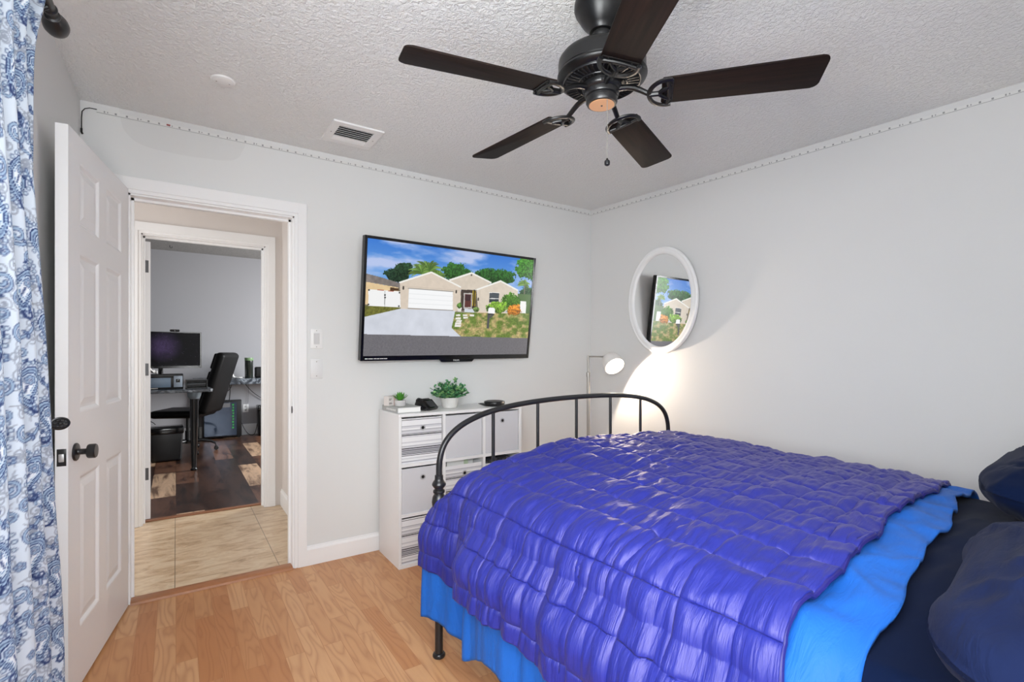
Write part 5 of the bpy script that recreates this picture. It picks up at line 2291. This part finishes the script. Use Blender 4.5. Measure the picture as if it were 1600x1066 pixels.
cl = B()
uu, vv2 = np.meshgrid(np.linspace(0, 1, 24), np.linspace(0, 1, 24), indexing='ij')
z = .002 + .055 * np.clip(1 - np.abs(uu - .45) * 2.2, 0, 1) * (.5 + .5 * np.sin(vv2 * 5)) + .05 * np.abs(vnoise(uu * 4, vv2 * 4, 3, 2)) * 2
P = np.stack([uu * .15 - .075, vv2 * .10 - .05, z], -1)
ck = thing('crumpled_cloth', 'crumpled white cloth lying on top of the office printer', 'cloth', (-.235, 6.40, DZ + .0325 + .161))
grid_obj('cloth', P, simple('white_cloth', rgb(230, 228, 224), .85, bscale=60, bstr=.1), ck, solid=.003)

lt = thing('document_tray', 'black paper tray beside the printer on the office desk', 'tray', (.185, 6.34, DZ + .0325))
b = B()
b.box(-.10, .10, 0, .22, 0, .008)
b.box(-.10, -.09, 0, .22, 0, .085)
b.box(.09, .10, 0, .22, 0, .085)
b.box(-.09, .09, .21, .22, 0, .085)
b.box(-.10, .10, 0, .22, .080, .092, bev=.003)
obj('tray_body', b, M_blackp, lt, smooth=False)
b = B()
b.box(-.085, .085, -.003, .20, .045, .050)
obj('paper_stack', b, simple('grey_paper', rgb(150, 150, 152), .6, bscale=40, bstr=.02), lt, smooth=False)

# office chair, seen from behind-left with its back to the right
ch = thing('office_chair', 'black padded office chair on castors pulled up to the office desk', 'chair', (.285, 7.42, 0), math.radians(154))
# local +x = front of the chair (towards the desk, to the left in the room)
M_leather = simple('black_leather', rgb(7, 7, 8), .5, 0, .2, bscale=120, bstr=.12, bdist=.001)
b = B()
b.box(-.06, .50, -.26, .26, .45, .545, bev=.045, seg=5)
b.box(.38, .54, -.25, .25, .455, .535, bev=.04, seg=4)
obj('seat', b, M_leather, ch)
b = B()
MBk = T(-.06, 0, .47) @ R(math.radians(-17), 'Y')
b.box(-.06, .05, -.25, .25, .03, .82, bev=.05, seg=5, M=MBk)
b.box(.03, .075, -.21, .21, .06, .30, bev=.02, seg=4, M=MBk)
b.box(.03, .075, -.21, .21, .33, .56, bev=.02, seg=4, M=MBk)
b.box(.03, .080, -.20, .20, .59, .79, bev=.02, seg=4, M=MBk)
obj('backrest', b, M_leather, ch)
b = B()
b.lathe([(0, .11), (.030, .11), (.030, .27), (.020, .27), (.020, .44), (.09, .445), (.09, .46), (0, .46)], 20, M=T(.18, 0, 0))
obj('gas_lift', b, M_blackp, ch)
for k in range(5):
    a = 2 * PI * k / 5 + 1.03
    b = B()
    c, s_ = math.cos(a), math.sin(a)
    b.tube([(.18 + .03 * c, .03 * s_, .135), (.18 + .15 * c, .15 * s_, .140), (.18 + .26 * c, .26 * s_, .115), (.18 + .30 * c, .30 * s_, .085)], [.022, .020, .017, .012], 10)
    o = obj('base_arm', b, M_blackp, ch)
    b = B()
    for q in (-.014, .014):
        b.lathe([(0, -.009), (.022, -.009), (.026, -.005), (.026, .005), (.022, .009), (0, .009)], 16, M=T(.18 + .31 * c - q * s_, .31 * s_ + q * c, .0265) @ R(a, 'Z') @ R(PI / 2, 'X'))
    b.tube([(.18 + .30 * c, .30 * s_, .09), (.18 + .31 * c, .31 * s_, .03)], .007, 8)
    obj('castor', b, M_blackp, o)

# computer tower
pc = thing('computer_tower', 'dark glass-sided computer tower with green lights on the office floor', 'computer', (.56, 8.40, 0), math.radians(-3))
b = B()
b.box(-.25, .25, 0, .19, .018, .55, bev=.008)
for x in (-.22, .20):
    b.box(x, x + .03, .02, .16, 0, .02)
obj('case', b, M_blackp, pc)
M_tint = simple('tinted_glass', rgb(52, 64, 82), .08, .35, .7, bscale=4, bstr=.005)
b = B()
b.box(-.225, .185, -.004, .001, .04, .525, bev=.001, seg=1)
obj('glass_panel', b, M_tint, pc, smooth=False)
M_green = NT('green_light', rgb(10, 60, 20), .4)
M_green.b.inputs['Emission Color'].default_value = (.05, .5, .1, 1)
M_green.b.inputs['Emission Strength'].default_value = .45
b = B()
for k in range(9):
    b.box(.125 + .006 * (k % 2), .150, -.0065, -.0035, .14 + k * .042, .165 + k * .042, bev=.002, seg=1)
obj('light_strip', b, M_green.m, pc, smooth=False)
b = B()
b.box(-.04, .10, -.0062, -.0035, .455, .515)
obj('info_label', b, simple('grey_label', rgb(112, 112, 114), .6, bscale=60, bstr=.05), pc, smooth=False)


def rounded_bin(name, label, x, y, w, d, h, rz, lid):
    o = thing(name, label, 'waste bin', (x, y, 0), rz)
    b = B()
    vs = b.box(-w / 2, w / 2, -d / 2, d / 2, 0, h, bev=.025, seg=4)
    for v in b.bm.verts:
        k = .88 + .12 * v.co.z / h
        v.co.x *= k
        v.co.y *= k
    obj('bin_body', b, M_blackp, o)
    b = B()
    b.box(-w / 2 - .004, w / 2 + .004, -d / 2 - .004, d / 2 + .004, h - .07, h + .006, bev=.014, seg=3)
    obj(lid, b, M_blackgloss, o)
    return o


rounded_bin('waste_bin', 'squarish black bin under the near side of the office desk', -.095, 7.06, .33, .26, .385, .03, 'lid')
rounded_bin('waste_bin', 'tall black bin against the far office wall beside the door frame', 1.13, 8.42, .22, .20, .455, 0, 'lid')

# things on the wall desk
tb = thing('tumbler', 'dark see-through tumbler standing on the far wall desk', 'tumbler', (.885, 8.20, .8855))
b = B()
b.lathe([(0, 0), (.050, 0), (.053, .005), (.056, .29), (.053, .29), (.049, .008), (0, .008)], 28)
M_smoke = simple('smoked_plastic', rgb(42, 48, 44), .15, 0, .6, bscale=9, bstr=.02, var=.4)
obj('cup', b, M_smoke, tb)
b = B()
b.lathe([(.0562, .255), (.058, .258), (.058, .296), (.053, .296), (.0562, .255)], 28, cap=False)
obj('rim', b, simple('green_rim', rgb(120, 150, 110), .3, bscale=20, bstr=.02), tb)
pk2 = thing('black_case', 'black case standing right of the tumbler on the wall desk', 'case', (1.02, 8.24, .8855))
b = B()
b.box(-.055, .09, -.06, .06, 0, .16, bev=.02, seg=3)
obj('case_body', b, M_blackp, pk2)
b = B()
b.box(-.03, .09, -.05, .05, .161, .25, bev=.03, seg=3)
tag(obj('tan_pouch', b, simple('tan_cloth', rgb(196, 160, 136), .8, bscale=60, bstr=.15)), 'tan cloth pouch resting on the black case', 'pouch')
uu, vv2 = np.meshgrid(np.linspace(0, 1, 24), np.linspace(0, 1, 24), indexing='ij')
z = .002 + .12 * np.exp(-((uu - .3) / .16) ** 2) * (.5 + .5 * np.cos(vv2 * 4 - 2)) + .05 * np.abs(vnoise(uu * 5, vv2 * 5, 13, 2))
tp = thing('tissue', 'crumpled white tissue on the wall desk behind the office chair', 'tissue', (.70, 8.22, .8855))
grid_obj('sheet', np.stack([uu * .20 - .10, vv2 * .14 - .07, z], -1), simple('tissue_white', rgb(226, 226, 224), .85, bscale=60, bstr=.1), tp, solid=.002)

# wall outlet and leads
ol = thing('power_outlet', 'white power outlet low on the grey office wall', 'power outlet', (.885, OY, .405))
b = B()
b.box(-.038, .038, -.006, 0, -.062, .062, bev=.003)
obj('plate', b, M_white, ol)
b = B()
for z in (-.026, .026):
    b.box(-.014, .014, -.0072, -.005, z - .016, z + .016, bev=.002, seg=1)
obj('socket', b, simple('socket_grey', rgb(188, 188, 188), .4, bscale=30, bstr=.02), ol)


def cable(name, label, pts, r=.0045, mat=None):
    b = B()
    b.tube(smooth_path([tuple(p) for p in pts], 3), r, 8)
    return tag(obj(name, b, mat or M_blackp), label, 'cable')


cable('cable', 'black cable drooping under the wall desk behind the chair', [(.36, 8.33, .798), (.45, 8.34, .70), (.58, 8.35, .665), (.66, 8.35, .72), (.68, 8.35, .798)])
cable('cable', 'black cable hanging straight down to the computer tower', [(.66, 8.45, .798), (.665, 8.45, .70), (.66, 8.46, .60), (.655, 8.47, .552)], .006)
cable('cable', 'black cable running diagonally from the wall desk to the right-hand bin', [(.86, 8.56, .798), (.93, 8.57, .70), (1.03, 8.58, .60), (1.15, 8.58, .52)])
cable('cable', 'thin grey cable hanging in a loop from the wall desk to the outlet', [(.925, 8.59, .798), (.92, 8.595, .60), (.91, 8.60, .42), (.885, 8.605, .36), (.882, 8.609, .385)], .002, M_hinge)
cable('cable', 'black cable lying on the floor between the tower and the right-hand bin', [(.82, 8.50, .20), (.86, 8.50, .09), (.92, 8.47, .012), (.99, 8.44, .008), (1.035, 8.54, .16), (1.05, 8.57, .26)])
cable('cable', 'black cable beside the squarish bin under the office desk', [(-.30, 7.22, .50), (-.27, 7.2, .46), (-.22, 7.2, .43), (-.20, 7.205, .404)])
cable('cable', 'thin black cable looped on the desk beside the monitor', [(.14, 6.66, DZ + .037), (.20, 6.70, DZ + .12), (.26, 6.72, DZ + .13), (.29, 6.70, DZ + .037)], .003)
hk = B()
hk.tube([(0, 0, 0), (0, 0, -.02), (.012, 0, -.035), (.026, 0, -.028), (.028, 0, -.012)], .004, 8)
o = obj('ceiling_hook', hk, M_hinge)
o.location = (-.07, 8.2, OHT)
tag(o, 'small metal hook in the office ceiling', 'hook')
bpy.context.view_layer.update()
